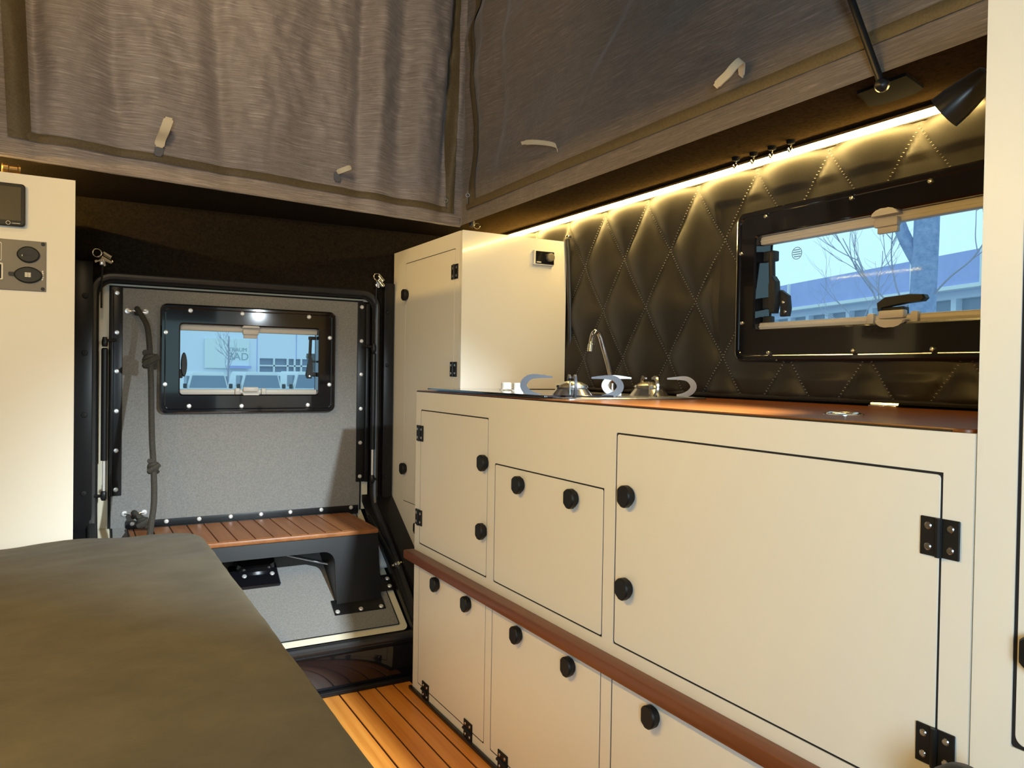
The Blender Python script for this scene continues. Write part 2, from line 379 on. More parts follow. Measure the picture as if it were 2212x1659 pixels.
# rubber seal round the opening
def seal_path(x0, x1, zt, so, r, yo):
    pts = []
    def S(x, d): return (x, YB + yo - d * SL / sn, ZB - d / sn)
    rb = 0.03
    pts.append(S(x0 + 0.3, so)); pts.append(S(x0 + rb, so))
    for i in range(5):
        a = PI / 2 * i / 4; pts.append(S(x0 + rb - rb * math.sin(a), so - rb + rb * math.cos(a)))
    pts += [S(x0, 0.25), S(x0, 0.02), (x0, YB + yo, ZB + 0.03)]
    for i in range(7):
        a = PI / 2 * i / 6; pts.append((x0 + r - r * math.cos(a), YB + yo, zt - r + r * math.sin(a)))
    for i in range(7):
        a = PI / 2 * i / 6; pts.append((x1 - r + r * math.sin(a), YB + yo, zt - r + r * math.cos(a)))
    x2 = x1 - 0.018
    pts += [(x1, YB + yo, ZB + 0.03), S(x1, 0.02), S(x1 - 0.006, 0.25), S(x2, so - rb - 0.01)]
    for i in range(5):
        a = PI / 2 * i / 4; pts.append(S(x2 - rb + rb * math.cos(a), so - rb + rb * math.sin(a)))
    pts.append(S(x0 + 0.3, so))
    return pts
ob('door_seal', MB().tube(seal_path(0.050, 0.966, 1.232, 0.603, 0.055, -0.010), 0.0125, 10), 'rubber', dr)
ob('inner_seal', MB().tube(seal_path(0.060, 0.957, 1.218, 0.594, 0.052, -0.002), 0.006, 8), 'gap', dr)
# screwed side rails on the door
for nm, x0, x1, sx in (('side_rail', 0.099, 0.133, 0.1165), ('side_rail', 0.902, 0.945, 0.9165)):
    mb = MB(FD).box(x0, x1, 0.54, 1.202, 0, 0.006, 0.002)
    if sx > 0.5: mb.box(0.930, 0.945, 0.54, 1.195, 0.004, 0.020, 0.003)
    else: mb.box(0.099, 0.107, 0.54, 1.19, 0.004, 0.020, 0.003)
    o = ob(nm, mb, 'black_satin', dr)
    screws([(sx, z) for z in (1.182, 1.0575, 0.935, 0.809, 0.684, 0.560)], FD, o, c=0.006)
# black posts either side of the door
p = struct('trim_5', MB().box(-0.01, 0.049, 2.685, YB, 0.30, 1.272, 0.003), 'black_satin')
screws([(0.028, z) for z in (1.165, 0.99, 0.80, 0.56)], WF((0, 2.685, 0), (1, 0, 0), (0, 0, 1)), p, MB().lathe([(0.009, 0), (0.008, 0.004), (0, 0.005)], n=12).mesh('bolt', M['black_plastic']))
p = struct('trim_6', MB().box(0.988, 1.026, 2.685, YB, 0.47, 1.272, 0.003), 'black_satin')
screws([(1.0, z) for z in (1.165, 0.97, 0.74, 0.56)], WF((0, 2.685, 0), (1, 0, 0), (0, 0, 1)), p, MB().lathe([(0.007, 0), (0.006, 0.004), (0, 0.005)], n=12).mesh('bolt', M['black_satin']))
struct('trim_7', MB(FSW).box(0.968, 1.03, -0.62, 0.0, 0, 0.03, 0.004), 'black_satin')

# ------------------------------------------------------------------ windows
def make_window(n, F, x0, x1, y0, y1, ix0, ix1, iy0, iy1, proud, spts, back, big):
    wn = empty('window_%d' % n, F @ Vector(((x0 + x1) / 2, y0, 0)), kind='structure')
    b = 0.014 if big else 0.012
    def q(d, r): return rr(x0 + d, x1 - d, y0 + d, y1 - d, r)
    fr = MB(F).ring([(q(0, 0.022), 0), (q(0, 0.022), proud - 0.005), (q(0.0015, 0.021), proud - 0.0015), (q(0.005, 0.019), proud), (q(0.0125, 0.016), proud), (q(0.0145, 0.015), proud - 0.002),
                     (q(0.0165, 0.014), proud - 0.0025), (rr(ix0 - 0.004, ix1 + 0.004, iy0 - 0.004, iy1 + 0.004, 0.012), proud - 0.0025), (rr(ix0, ix1, iy0, iy1, 0.010), proud - 0.006), (rr(ix0, ix1, iy0, iy1, 0.010), -back)])
    f = ob('window_frame', fr, 'black_gloss', wn, sharp=9)
    screws(spts, F, f, SCREW_W if big else None, c=proud - 0.002)
    # blind rails top and bottom, side channels
    for yy0, yy1, nm in ((iy1 - 0.020, iy1 + 0.001, 'blind_rail'), (iy0 - 0.002, iy0 + 0.017, 'blind_rail')):
        mb = MB(F).box(ix0, ix1, yy0, yy1, -0.016, 0.006, 0.004)
        mb.box(ix0 + 0.002, ix1 - 0.002, yy0 + 0.008, yy0 + 0.0105, -0.01, 0.0075)
        ob(nm, mb, 'blind', wn)
    ob('pane', MB(F).ring([(rr(ix0 - 0.004, ix1 + 0.004, iy0 - 0.004, iy1 + 0.004, 0.02), -back - 0.004)] * 1 + [(rr(ix0, ix1, iy0, iy1, 0.02), -back - 0.004), (rr(ix0, ix1, iy0, iy1, 0.02), -back - 0.008), (rr(ix0 - 0.004, ix1 + 0.004, iy0 - 0.004, iy1 + 0.004, 0.02), -back - 0.008)]), 'black_plastic', wn)
    g = MB(F).box(ix0 - 0.003, ix1 + 0.003, iy0 - 0.003, iy1 + 0.003, -back - 0.0065, -back - 0.0055)
    ob('pane', g, 'pane', wn)
    return wn
w1 = make_window(1, FD, 0.240, 0.815, 0.800, 1.157, 0.300, 0.754, 0.862, 1.093, 0.026,
    [(0.330, 1.137), (0.493, 1.135), (0.718, 1.135), (0.256, 1.063), (0.793, 1.064), (0.255, 0.895), (0.793, 0.897), (0.328, 0.824), (0.493, 0.823), (0.717, 0.825)], 0.02, False)
w2 = make_window(2, FR, -1.372, -0.62, 0.986, 1.346, -1.312, -0.68, 1.062, 1.284, 0.024,
    [(-1.281, 1.326), (-1.052, 1.326), (-0.882, 1.326), (-1.355, 1.248), (-1.348, 1.079), (-1.265, 1.006), (-1.040, 1.007), (-0.87, 1.007)], 0.03, True)
def blind_latch(F, cx, cy, w, wn, top):
    s = 1 if top else -1
    mb = MB(F)
    mb.prism([(cx + w * 0.5 * math.cos(PI * i / 8), cy + s * (0.004 + 0.017 * math.sin(PI * i / 8))) for i in range(9)], 0.004, 0.022, 0.003)
    mb.box(cx - w * 0.42, cx + w * 0.42, cy - s * 0.018 if s > 0 else cy, cy if s > 0 else cy + 0.016, 0.002, 0.017, 0.003)
    mb.box(cx - w * 0.36, cx + w * 0.36, min(cy, cy - s * 0.030), max(cy, cy - s * (0.026 if top else 0.016)), 0.0, 0.010, 0.002)
    if not top:
        for d in (-1, 1): mb.box(cx + d * w * 0.72 - 0.008, cx + d * w * 0.72 + 0.008, cy - 0.010, cy + 0.012, 0.0, 0.014, 0.003)
    ob('blind_latch', mb, 'blind', wn)
blind_latch(FD, 0.523, 1.083, 0.062, w1, True); blind_latch(FD, 0.525, 0.871, 0.06, w1, False)
blind_latch(FR, -0.978, 1.274, 0.062, w2, True); blind_latch(FR, -0.962, 1.071, 0.066, w2, False)
def oval(cx, cy, rx, ry, n=20): return [(cx + rx * math.cos(2 * PI * i / n), cy + ry * math.sin(2 * PI * i / n)) for i in range(n)]
ob('lever_handle', MB(FD).prism(oval(0.314, 0.960, 0.0095, 0.040), -0.004, 0.008, 0.003).box(0.298, 0.311, 0.915, 0.945, -0.018, 0.0, 0.003), 'handle_grey', w1)
mb = MB(FD).tube([(0.732, 1.062, -0.004), (0.730, 1.0, -0.004), (0.726, 0.99, -0.004)], 0.0055, 8)
mb.prism([(0.721, 0.918), (0.735, 0.918), (0.740, 0.935), (0.738, 0.985), (0.731, 1.003), (0.725, 0.985), (0.716, 0.93)], -0.012, 0.004, 0.002)
mb.box(0.726, 0.752, 1.056, 1.068, -0.015, 0.0, 0.002); mb.box(0.734, 0.752, 0.975, 0.982, -0.015, -0.004); mb.box(0.734, 0.754, 0.925, 0.940, -0.015, -0.002, 0.002)
o = ob('window_stay', mb, 'handle_grey', w1); screws([(0.728, 0.926)], FD, o, SCREW_S, 0.004)
# kitchen window: stay on the left and lever at the sill
mb = MB(FR).tube([(-1.290, 1.245, -0.010), (-1.283, 1.17, -0.006), (-1.272, 1.125, -0.004)], 0.0075, 8)
mb.prism([(-1.282, 1.100), (-1.268, 1.100), (-1.262, 1.13), (-1.266, 1.175), (-1.276, 1.188), (-1.286, 1.17)], -0.012, 0.006, 0.003)
mb.prism([(-1.262, 1.092), (-1.240, 1.092), (-1.236, 1.110), (-1.240, 1.14), (-1.262, 1.155)], -0.020, -0.008, 0.003)
mb.box(-1.312, -1.280, 1.225, 1.25, -0.025, -0.004, 0.003); mb.box(-1.312, -1.282, 1.112, 1.14, -0.02, -0.004, 0.003); mb.box(-1.310, -1.285, 1.07, 1.095, -0.02, -0.004, 0.003)
o = ob('window_stay', mb, 'handle_grey', w2); screws([(-1.246, 1.103), (-1.252, 1.125)], FR, o, SCREW_S, -0.008)
mb = MB(FR).prism([(-1.000, 1.088), (-0.992, 1.094), (-0.94, 1.100), (-0.905, 1.102), (-0.898, 1.108), (-0.902, 1.115), (-0.93, 1.118), (-0.985, 1.115), (-1.002, 1.104)], -0.010, 0.006, 0.003)
mb.box(-0.995, -0.945, 1.075, 1.095, -0.02, 0.0, 0.003)
ob('lever_handle', mb, 'handle_grey', w2)
# round approval stamp printed on the pane
mb = MB(FR)
for R in (0.0145,): mb.ring([(oval(-1.238, 1.240, R, R, 24), -0.0352), (oval(-1.238, 1.240, R - 0.0012, R - 0.0012, 24), -0.0352), (oval(-1.238, 1.240, R - 0.0012, R - 0.0012, 24), -0.0348), (oval(-1.238, 1.240, R, R, 24), -0.0348)])
for k, (dx, ln) in enumerate(((-0.009, 0.018), (-0.011, 0.022), (-0.011, 0.021), (-0.008, 0.016))):
    yy = 1.248 - k * 0.0052; x = -1.238 + dx
    while x < -1.238 + dx + ln: mb.box(x, x + 0.0016, yy - 0.0012, yy + 0.0012, -0.0352, -0.0348); x += 0.0026
ob('pane_stamp', mb, 'handle_grey', w2)

# ------------------------------------------------------------------ step bench on the door
st = empty('entry_step', (0.51, 2.55, 0.19), 'teak-planked fold-out step in a glossy black metal frame below the rear door window', 'step')
SZ, SX0, SX1, SY = 0.433, 0.150, 0.872, 2.402
ob('nosing', MB().box(SX0, SX1, SY - 0.004, SY + 0.012, SZ - 0.016, SZ - 0.001, 0.004), 'teak', st)
ob('board_base', MB().box(SX0, SX1, SY + 0.01, YD - 0.004, SZ - 0.018, SZ - 0.004), 'caulk', st)
xs = SX0 + 0.012; k = 0
edges = [SX0, 0.167, 0.2195, 0.272, 0.3245, 0.377, 0.4305, 0.484, 0.5375, 0.591, 0.6445, 0.698, 0.7515, 0.805, 0.859, SX1]
for a, b in zip(edges, edges[1:]):
    if b - a < 0.006: continue
    ob('plank', MB().box(a + 0.0016, b - 0.0016, SY + 0.006, YD - 0.022, SZ - 0.006, SZ, 0.001, 1), 'teak', st)
o = ob('rear_flange', MB().box(SX0 - 0.005, 0.912, YD - 0.005, YD - 0.001, SZ - 0.01, SZ + 0.022, 0.001).box(SX0, 0.905, YD - 0.022, YD - 0.002, SZ - 0.006, SZ + 0.002), 'black_satin', st)
screws([(x, SZ + 0.014) for x in (0.165, 0.265, 0.365, 0.465, 0.565, 0.665, 0.775, 0.885)], FD, o, c=0.005)
# black frame: front apron, legs with rounded opening, right cheek
def slope_z(y): return ZBD - (YD - y) / SLD
fz = SZ - 0.017
arc = [(0.691 + 0.034 * math.sin(PI / 2 * i / 6), 0.338 + 0.034 * math.cos(PI / 2 * i / 6)) for i in range(7)]
poly = [(SX1, fz), (SX0, fz), (SX0, 0.21), (0.185, 0.21), (0.185, 0.345)] + [(0.185 + 0.02, 0.372)] + arc + [(0.725, 0.206), (SX1, 0.206)]
ob('front_frame', MB(WF((0, 2.370, 0.205), (1, 0, 0), (0, 0.19, 1))).loft([[(x, (z - 0.205) * 1.018, 0) for x, z in poly], [(x, (z - 0.205) * 1.018, 0.005) for x, z in poly]]), 'black_satin', st)
cheek = [(2.410, fz), (YD - (ZBD - fz) * SLD, fz), (2.376, slope_z(2.376))]
for x0, x1 in ((SX1 - 0.004, SX1), (SX0, SX0 + 0.004), (0.725, 0.729)):
    ob('side_cheek', MB(WF((x0, 0, 0), (0, 1, 0), (0, 0, 1))).loft([[(a, b, 0) for a, b in cheek], [(a, b, x1 - x0) for a, b in cheek]]), 'black_satin', st)
o = ob('foot_flange', MB(FS).box(0.710, 0.876, -0.4735, -0.415, 0.0005, 0.005, 0.001), 'black_satin', st)
screws([(0.720, -0.463), (0.795, -0.464), (0.862, -0.465)], FS, o, c=0.005)
o = ob('foot_flange', MB(FS).box(0.872, 0.929, -0.402, -0.334, 0.0005, 0.005, 0.001), 'black_satin', st)
screws([(0.917, -0.353), (0.915, -0.386)], FS, o, c=0.005)
ob('spacer', MB(FS).box(0.905, 0.945, -0.30, -0.175, 0.0, 0.012, 0.002), 'ext_white', st)
# thin stay inside the step opening
ob('stay_rod', MB().tube([(0.605, 2.52, 0.345), (0.77, 2.46, 0.303)], 0.004, 8), 'steel', st)
# lock box on the sloped lining
lb = empty('lock_box', FS @ Vector((0.51, -0.32, 0)), 'black lock housing with two bright screws on the sloping door lining under the step', 'lock')
o = ob('base_plate', MB(FS).prism(rr(0.425, 0.573, -0.322, -0.224, 0.006), 0, 0.010, 0.003), 'black_gloss', lb)
screws([(0.553, -0.276), (0.468, -0.276)], FS, o, c=0.010)
ob('housing', MB(FS).loft([[(x, y, 0.008) for x, y in rr(0.442, 0.568, -0.262, -0.196, 0.02)], [(x, y, 0.035) for x, y in rr(0.447, 0.563, -0.259, -0.199, 0.02)], [(x, y, 0.042) for x, y in rr(0.46, 0.55, -0.246, -0.211, 0.015)]]), 'black_gloss', lb)

# ------------------------------------------------------------------ gas springs beside the door, latches
def gas_spring(name, x, ztop, zbot, y, label, stud_t, stud_b, rod):
    g = empty(name, (x, y, zbot), label, 'gas spring', 'gas springs beside the rear door')
    zt = ztop - 0.03
    ob('cylinder', MB().lathe([(0.0095, 0), (0.0095, zt - (zbot + 0.11)), (0.006, zt - (zbot + 0.11) + 0.004)], (x, y, zbot + 0.11), n=14), 'black_satin', g)
    ob('piston_rod', MB().lathe([(0.0042, 0), (0.0042, 0.12)], (x, y, zbot), n=10), 'nickel', g)
    ob('end_fitting', MB().lathe([(0.007, 0), (0.009, 0.006), (0.009, 0.018), (0.006, 0.03)], (x, y, ztop - 0.022), n=12).tube([(x, y, ztop - 0.004), (x + stud_t, y + 0.006, ztop)], 0.005, 8), 'black_metal', g)
    ob('end_fitting', MB().lathe([(0.006, 0), (0.009, 0.006), (0.009, 0.024), (0.006, 0.03)], (x, y, zbot - 0.014), n=12).tube([(x, y, zbot), (x + stud_b, y + 0.006, zbot)], 0.005, 8), 'black_metal', g)
    return g
gas_spring('gas_spring', 0.082, 1.033, 0.548, 2.690, 'black gas spring on the left side of the rear door', 0.030, -0.024, 0)
gas_spring('gas_spring', 0.950, 1.040, 0.552, 2.690, 'black gas spring on the right side of the rear door beside the rear cabinet', -0.032, 0.022, 0)
def latch(x, z, sx, label):
    l = empty('door_latch', (x, 2.69, z), label, 'latch', 'chrome latches at the top corners of the door')
    ob('plunger', MB().lathe([(0.008, 0), (0.008, 0.03), (0.005, 0.033)], (x, 2.675, z - 0.004), (sx * 0.8, -0.2, -0.5), n=12).lathe([(0.007, 0), (0.007, 0.026)], (x + 0.004 * sx, 2.672, z + 0.010), (sx * 0.8, -0.2, -0.5), n=12), 'chrome', l)
    ob('pull_ring', MB().torus((x - 0.015 * sx, 2.668, z + 0.006), (0.2, 1, 0.1), 0.012, 0.0022), 'chrome', l)
    ob('bracket', MB().tube([(x - 0.02 * sx, 2.68, z - 0.02), (x, 2.675, z - 0.012), (x + 0.006 * sx, 2.678, z - 0.032)], 0.005, 8).box(x - 0.008, x + 0.008, 2.675, YB, z - 0.03, z - 0.008, 0.002), 'chrome', l)
    ob('cord', MB().tube([(x, 2.690, z - 0.02), (x - 0.002, 2.692, z - 0.10), (x - 0.002, 2.698, z - 0.16)], 0.003, 6), 'black_plastic', l)
latch(0.074, 1.290, 1, 'chrome sprung latch with ring at the top left corner of the rear door')
latch(0.958, 1.284, 0.45, 'chrome sprung latch at the top right corner of the rear door')

# lower spring by the step
g = empty('gas_spring', (0.93, 2.55, 0.28), 'short black gas spring with bright ball end low beside the step', 'gas spring')
ob('cylinder', MB().tube([(0.915, 2.62, 0.43), (0.950, 2.43, 0.285)], 0.010, 12), 'black_satin', g)
ob('ball_end', MB().lathe([(0.002, -0.012), (0.008, -0.008), (0.010, 0), (0.008, 0.008), (0.002, 0.012)], (0.948, 2.425, 0.300), (1, 0, 0.3), n=14).tube([(0.93, 2.425, 0.296), (0.965, 2.43, 0.304)], 0.004, 8), 'chrome', g)

# ------------------------------------------------------------------ rope
rp = empty('pull_rope', (0.20, 2.55, 0.44), 'dark knotted rope hanging down the left side of the rear door', 'rope')
path = [(0.173, 2.725, 1.118), (0.173, 2.712, 1.132), (0.173, 2.700, 1.132), (0.183, 2.685, 1.113), (0.197, 2.660, 1.080), (0.202, 2.635, 1.032), (0.203, 2.610, 0.979), (0.204, 2.575, 0.897), (0.203, 2.540, 0.800), (0.203, 2.510, 0.726), (0.205, 2.485, 0.661), (0.205, 2.455, 0.564), (0.197, 2.435, 0.501), (0.190, 2.425, 0.447)]
def smooth_path(P, n=6):
    P = [Vector(p) for p in P]; out = []
    for i in range(len(P) - 1):
        a, b, c, d = P[max(i - 1, 0)], P[i], P[i + 1], P[min(i + 2, len(P) - 1)]
        for k in range(n):
            t = k / n; out.append(0.5 * ((2 * b) + (c - a) * t + (2 * a - 5 * b + 4 * c - d) * t * t + (3 * b - a - 3 * c + d) * t ** 3))
    out.append(P[-1]); return out
ob('cord', MB().tube(smooth_path(path), 0.0085, 10), 'rope', rp)
def knot(x, y, z, s):
    mb = MB()
    pts = []
    for i in range(41):
        t = 2 * PI * i / 40 * 2.5; h = (i / 40 - 0.5) * 0.034 * s
        pts.append((x + 0.011 * s * math.cos(t), y + 0.009 * s * math.sin(t), z + h + 0.004 * math.sin(t * 1.3)))
    mb.tube(pts, 0.0085 * s, 8)
    mb.tube([(x - 0.016 * s, y - 0.012, z - 0.010 * s), (x, y - 0.017 * s, z), (x + 0.017 * s, y - 0.010, z + 0.010 * s)], 0.0085 * s, 8)
    return mb
ob('knot', knot(0.2035, 2.608, 0.970, 1.2), 'rope', rp); ob('knot', knot(0.2045, 2.483, 0.655, 0.9), 'rope', rp)
ob('tail', MB().tube(smooth_path([(0.168, 2.72, 0.470), (0.168, 2.70, 0.488), (0.180, 2.685, 0.472), (0.190, 2.675, 0.452), (0.205, 2.66, 0.4475), (0.222, 2.66, 0.4485)]), 0.0085, 10), 'rope', rp)
ob('knot', knot(0.190, 2.665, 0.462, 0.95), 'rope', rp)
for x0, x1, z, lab in ((0.146, 0.199, 1.127, 'steel rope eyelet screwed to the door lining at the top of the rope'), (0.142, 0.199, 0.481, 'steel rope eyelet screwed to the door lining just above the step')):
    e = empty('rope_eyelet', ((x0 + x1) / 2, YD, z), lab, 'eyelet', 'rope eyelets on the rear door')
    ob('bail', MB().tube([(x0, YD - 0.003, z), (x0 + 0.014, YD - 0.006, z), (x0 + 0.019, YD - 0.030, z), (x1 - 0.019, YD - 0.030, z), (x1 - 0.014, YD - 0.006, z), (x1, YD - 0.003, z)], 0.004, 8), 'chrome', e)
    screws([(x0, z), (x1, z)], FD, e, screw_mesh(0.010, 0.006), 0.0)

# ------------------------------------------------------------------ shared cabinet hardware
def knob_mesh():
    mb = MB()
    n = 28; R = 0.0195; loop = []
    for i in range(n):
        a = 2 * PI * i / n; r = R
        x, y = r * math.cos(a), r * math.sin(a)
        x = max(x, -0.0155)
        if abs(x) < 0.006 and y < 0: y -= 0.0018
        loop.append((x, y))
    def sc(k): return [(x * k, y * k) for x, y in loop]
    mb.loft([[(x, y, 0) for x, y in sc(0.80)], [(x, y, 0.004) for x, y in sc(0.80)], [(x, y, 0.005) for x, y in sc(1.0)], [(x, y, 0.015) for x, y in sc(1.0)], [(x, y, 0.018) for x, y in sc(0.90)]])
    return mb.mesh('knob', M['black_plastic'])
KNOB = knob_mesh()
def hinge_mesh(w=0.0235, h=0.046):
    return MB().box(-w, -0.002, -h / 2, h / 2, 0, 0.003, 0.0008, 1).box(0.002, w, -h / 2, h / 2, 0, 0.003, 0.0008, 1).lathe([(0.0042, -h / 2), (0.0042, h / 2)], (0, 0, 0.0035), (0, 1, 0), n=10).mesh('hinge', M['black_plastic'])
HINGE = hinge_mesh()
def hinge(F, a, b, parent, rot=0):
    mx = F @ T((a, b, 0.0003)) @ Matrix.Rotation(rot, 4, 'Z')
    h = inst('hinge', HINGE, mx, parent)
    for x in (-0.0135, 0.0135):
        for y in (-0.0125, 0.0125): inst('screw', SCREW_S, mx @ T((x, y, 0.003)), h)
def door(F, a0, a1, b0, b1, parent, knobs, mt='white', g=0.0032, name='cabinet_door', z0=-0.016, z1=0.0):
    d = ob(name, MB(F).prism(rr(a0 + g, a1 - g, b0 + g, b1 - g, 0.004, 2), z0, z1, 0.0006), mt, parent)
    ob('dark_edge', MB(F).ring([(rr(a0 + 0.0003, a1 - 0.0003, b0 + 0.0003, b1 - 0.0003, 0.004, 2), z0), (rr(a0 + 0.0003, a1 - 0.0003, b0 + 0.0003, b1 - 0.0003, 0.004, 2), -0.0009), (rr(a0 + g + 0.0004, a1 - g - 0.0004, b0 + g + 0.0004, b1 - g - 0.0004, 0.004, 2), -0.0009), (rr(a0 + g + 0.0004, a1 - g - 0.0004, b0 + g + 0.0004, b1 - g - 0.0004, 0.004, 2), z0)]), 'gap', d)
    for a, b in knobs: inst('knob', KNOB, F @ T((a, b, z1)), d)
    return d

# ------------------------------------------------------------------ kitchen unit
kt = empty('kitchen_cabinet', (1.15, 1.31, 0), 'long cream kitchen base cabinet with black round knobs under the worktop', 'cabinet')
D = {'d1': (-2.092, -1.668, 0.443, 0.838), 'd2': (-1.632, -1.190, 0.443, 0.731), 'd3': (-1.155, -0.530, 0.443, 0.841),
     'l1': (-2.090, -1.668, 0.030, 0.401), 'l2': (-1.636, -1.190, 0.030, 0.401), 'l3': (-1.158, -0.530, 0.030, 0.401)}
ob('face_frame', MB(FK).board(-YT, -0.4945, 0.0, ZW, list(D.values()), 0.018), 'white', kt)
ob('carcass', MB().box(XK + 0.0165, 1.41, 0.497, YT - 0.012, 0.004, ZW - 0.012), 'gap', kt)
ob('end_panel', MB().box(XK + 0.018, 1.41, YT - 0.012, YT, 0, ZW), 'white', kt)
door(FK, *D['d1'], kt, [(-1.680, 0.727), (-1.683, 0.557)])
door(FK, *D['d2'], kt, [(-1.505, 0.696), (-1.291, 0.697)])
door(FK, *D['d3'], kt, [(-1.113, 0.728), (-1.114, 0.558)])
door(FK, *D['l1'], kt, [(-1.957, 0.357), (-1.762, 0.355)], name='drawer_front')
door(FK, *D['l2'], kt, [(-1.504, 0.354), (-1.292, 0.354)], name='drawer_front')
door(FK, *D['l3'], kt, [(-1.034, 0.354), (-0.72, 0.354)], name='drawer_front')
for a, b in ((-2.093, 0.768), (-2.094, 0.520), (-0.5315, 0.764), (-0.5315, 0.516)): hinge(FK, a, b, kt)
for a in (-2.027, -1.752, -1.568, -1.30, -1.06, -0.68): hinge(FK, a, 0.030, kt, PI / 2)
struct('baseboard_right', MB().box(XK - 0.010, XK + 0.0, 0.1, 2.135, 0.0, 0.010, 0.002), 'black_satin')
hr = ob('grab_rail', MB().box(XK - 0.036, XK - 0.0005, 0.30, 2.128, 0.396, 0.4215, 0.004, 2), 'mahogany', None, 'polished mahogany grab rail running along the front of the kitchen cabinet', 'rail')
# worktop with lift-up lid, ring pull and hinge
wt = empty('worktop', (1.2, 1.3, ZW), 'varnished orange-brown wooden worktop on the kitchen cabinet', 'worktop')
def wtop():
    mb = MB(); out = [(XK + 0.002, YWD + 0.030), (XK + 0.028, YWD + 0.004), (1.425, YWD + 0.004), (1.425, YT), (XK + 0.002, YT)]
    arcp = [(XK + 0.028 - 0.026 * math.sin(PI / 2 * i / 5), YWD + 0.030 - 0.026 * math.cos(PI / 2 * i / 5)) for i in range(6)]
    poly = arcp[::-1] + out[2:]
    return mb.prism(poly, ZW + 0.0003, ZW + 0.0045, 0.001)
ob('board', wtop(), 'worktop', wt)
ob('edge_strip', MB().box(XK + 0.0003, XK + 0.0035, YWD + 0.03, YT, ZW + 0.0002, ZW + 0.0025), 'caulk', wt)
ZT = ZW + 0.0045
ob('ring_pull', MB().torus((1.03, 0.775, ZT + 0.0012), (0, 0, 1), 0.024, 0.0022).lathe([(0.030, 0), (0.030, 0.001), (0.028, 0.0015)], (1.03, 0.775, ZT), n=24), 'chrome', wt)
ob('lid_hinge', MB().box(1.385, 1.405, 0.925, 0.985, ZT, ZT + 0.004, 0.001).lathe([(0.004, 0), (0.004, 0.06)], (1.395, 0.925, ZT + 0.005), (0, 1, 0), n=10), 'chrome', wt)

# ------------------------------------------------------------------ hob
hb = empty('gas_hob', (1.1, 1.7, ZT), 'two-burner gas hob with steel tray and black glass front on the worktop', 'hob')
HZ = ZT + 0.0005
ob('tray', MB().prism(rr(0.915, 1.325, 1.365, 2.062, 0.02), HZ, HZ + 0.0035, 0.002), 'steel', hb)
ob('glass_plate', MB().prism(rr(0.891, 1.10, 1.425, 2.066, 0.012), HZ + 0.0037, HZ + 0.0075, 0.001), 'black_gloss', hb)
for x, y in ((1.045, 1.865), (1.035, 1.782)):
    ob('control_knob', MB().lathe([(0.019, 0), (0.019, 0.003), (0.014, 0.004), (0.0145, 0.020), (0.013, 0.0225), (0, 0.0225)], (x, y, HZ + 0.0065), n=20), 'knob_silver', hb)
def burner(cx, cy):
    z = HZ + 0.0035
    b = ob('burner', MB().lathe([(0.050, 0), (0.047, 0.004), (0.036, 0.018), (0.034, 0.020), (0.038, 0.021), (0.036, 0.026), (0.022, 0.033), (0.006, 0.036), (0, 0.036)], (cx, cy, z), n=28), 'steel', hb)
    ob('igniter', MB().lathe([(0.002, 0), (0.002, 0.034), (0.0012, 0.036)], (cx - 0.028, cy - 0.034, z), n=8), 'chrome', b)
burner(1.00, 1.475); burner(1.262, 1.515)
def support(cx, cy, ang, mt='steel'):
    # flat bar bent from the tray outwards and back in over the flame, seen as a C
    d = Vector((math.cos(ang), math.sin(ang), 0)); n = Vector((-d.y, d.x, 0)); z0 = HZ + 0.004
    prof = [(0.070, 0.0), (0.088, 0.002), (0.104, 0.010), (0.112, 0.022), (0.108, 0.034), (0.096, 0.043), (0.078, 0.045), (0.045, 0.043)]
    wid = [0.004, 0.006, 0.0075, 0.008, 0.0075, 0.006, 0.0045, 0.002]
    P3 = smooth_path([(a, b, c) for (a, b), c in zip(prof, wid)], 3); prof = [(p.x, p.y) for p in P3]; wid = [max(p.z, 0.001) for p in P3]
    loops = []
    for i, ((r, z), wd) in enumerate(zip(prof, wid)):
        a = Vector(prof[max(i - 1, 0)]); b = Vector(prof[min(i + 1, len(prof) - 1)]); t = (b - a).normalized(); q = Vector((-t.y, t.x))
        p0 = Vector((r, z)) + q * wd; p1 = Vector((r, z)) - q * wd
        o = Vector((cx, cy, z0)); th = 0.0025
        loops.append([o + d * p0.x + Vector((0, 0, max(p0.y, -0.002))) + n * th, o + d * p1.x + Vector((0, 0, max(p1.y, -0.002))) + n * th, o + d * p1.x + Vector((0, 0, max(p1.y, -0.002))) - n * th, o + d * p0.x + Vector((0, 0, max(p0.y, -0.002))) - n * th])
    ob('pan_support', MB().loft(loops), mt, hb)
A0 = -yaw
for c in ((1.00, 1.475), (1.262, 1.515)):
    for k in range(4): support(c[0], c[1], A0 + k * PI / 2, 'steel_unlit' if c[0] < 1.1 else 'steel')
# tap at the back of the worktop
tp = empty('tap', (1.365, 1.80, ZT), 'slim chrome swivel tap with hooked spout against the quilted wall', 'tap')
ob('spout', MB().tube(smooth_path([(1.362, 1.80, ZT + 0.030), (1.347, 1.80, 0.975), (1.328, 1.80, 1.028), (1.317, 1.80, 1.058), (1.308, 1.80, 1.070), (1.297, 1.80, 1.070), (1.289, 1.80, 1.058), (1.284, 1.80, 1.030)]), 0.0075, 12), 'chrome', tp)
ob('nozzle', MB().lathe([(0.0095, 0), (0.0095, 0.020), (0.008, 0.022)], (1.283, 1.80, 1.014), (0.1, 0, 1), n=14), 'chrome', tp)
ob('tap_base', MB().lathe([(0.020, 0), (0.020, 0.008), (0.012, 0.012), (0.011, 0.036), (0.008, 0.040)], (1.362, 1.80, ZT), n=18).tube([(1.362, 1.80, ZT + 0.03), (1.345, 1.775, ZT + 0.045)], 0.005, 8), 'chrome', tp)

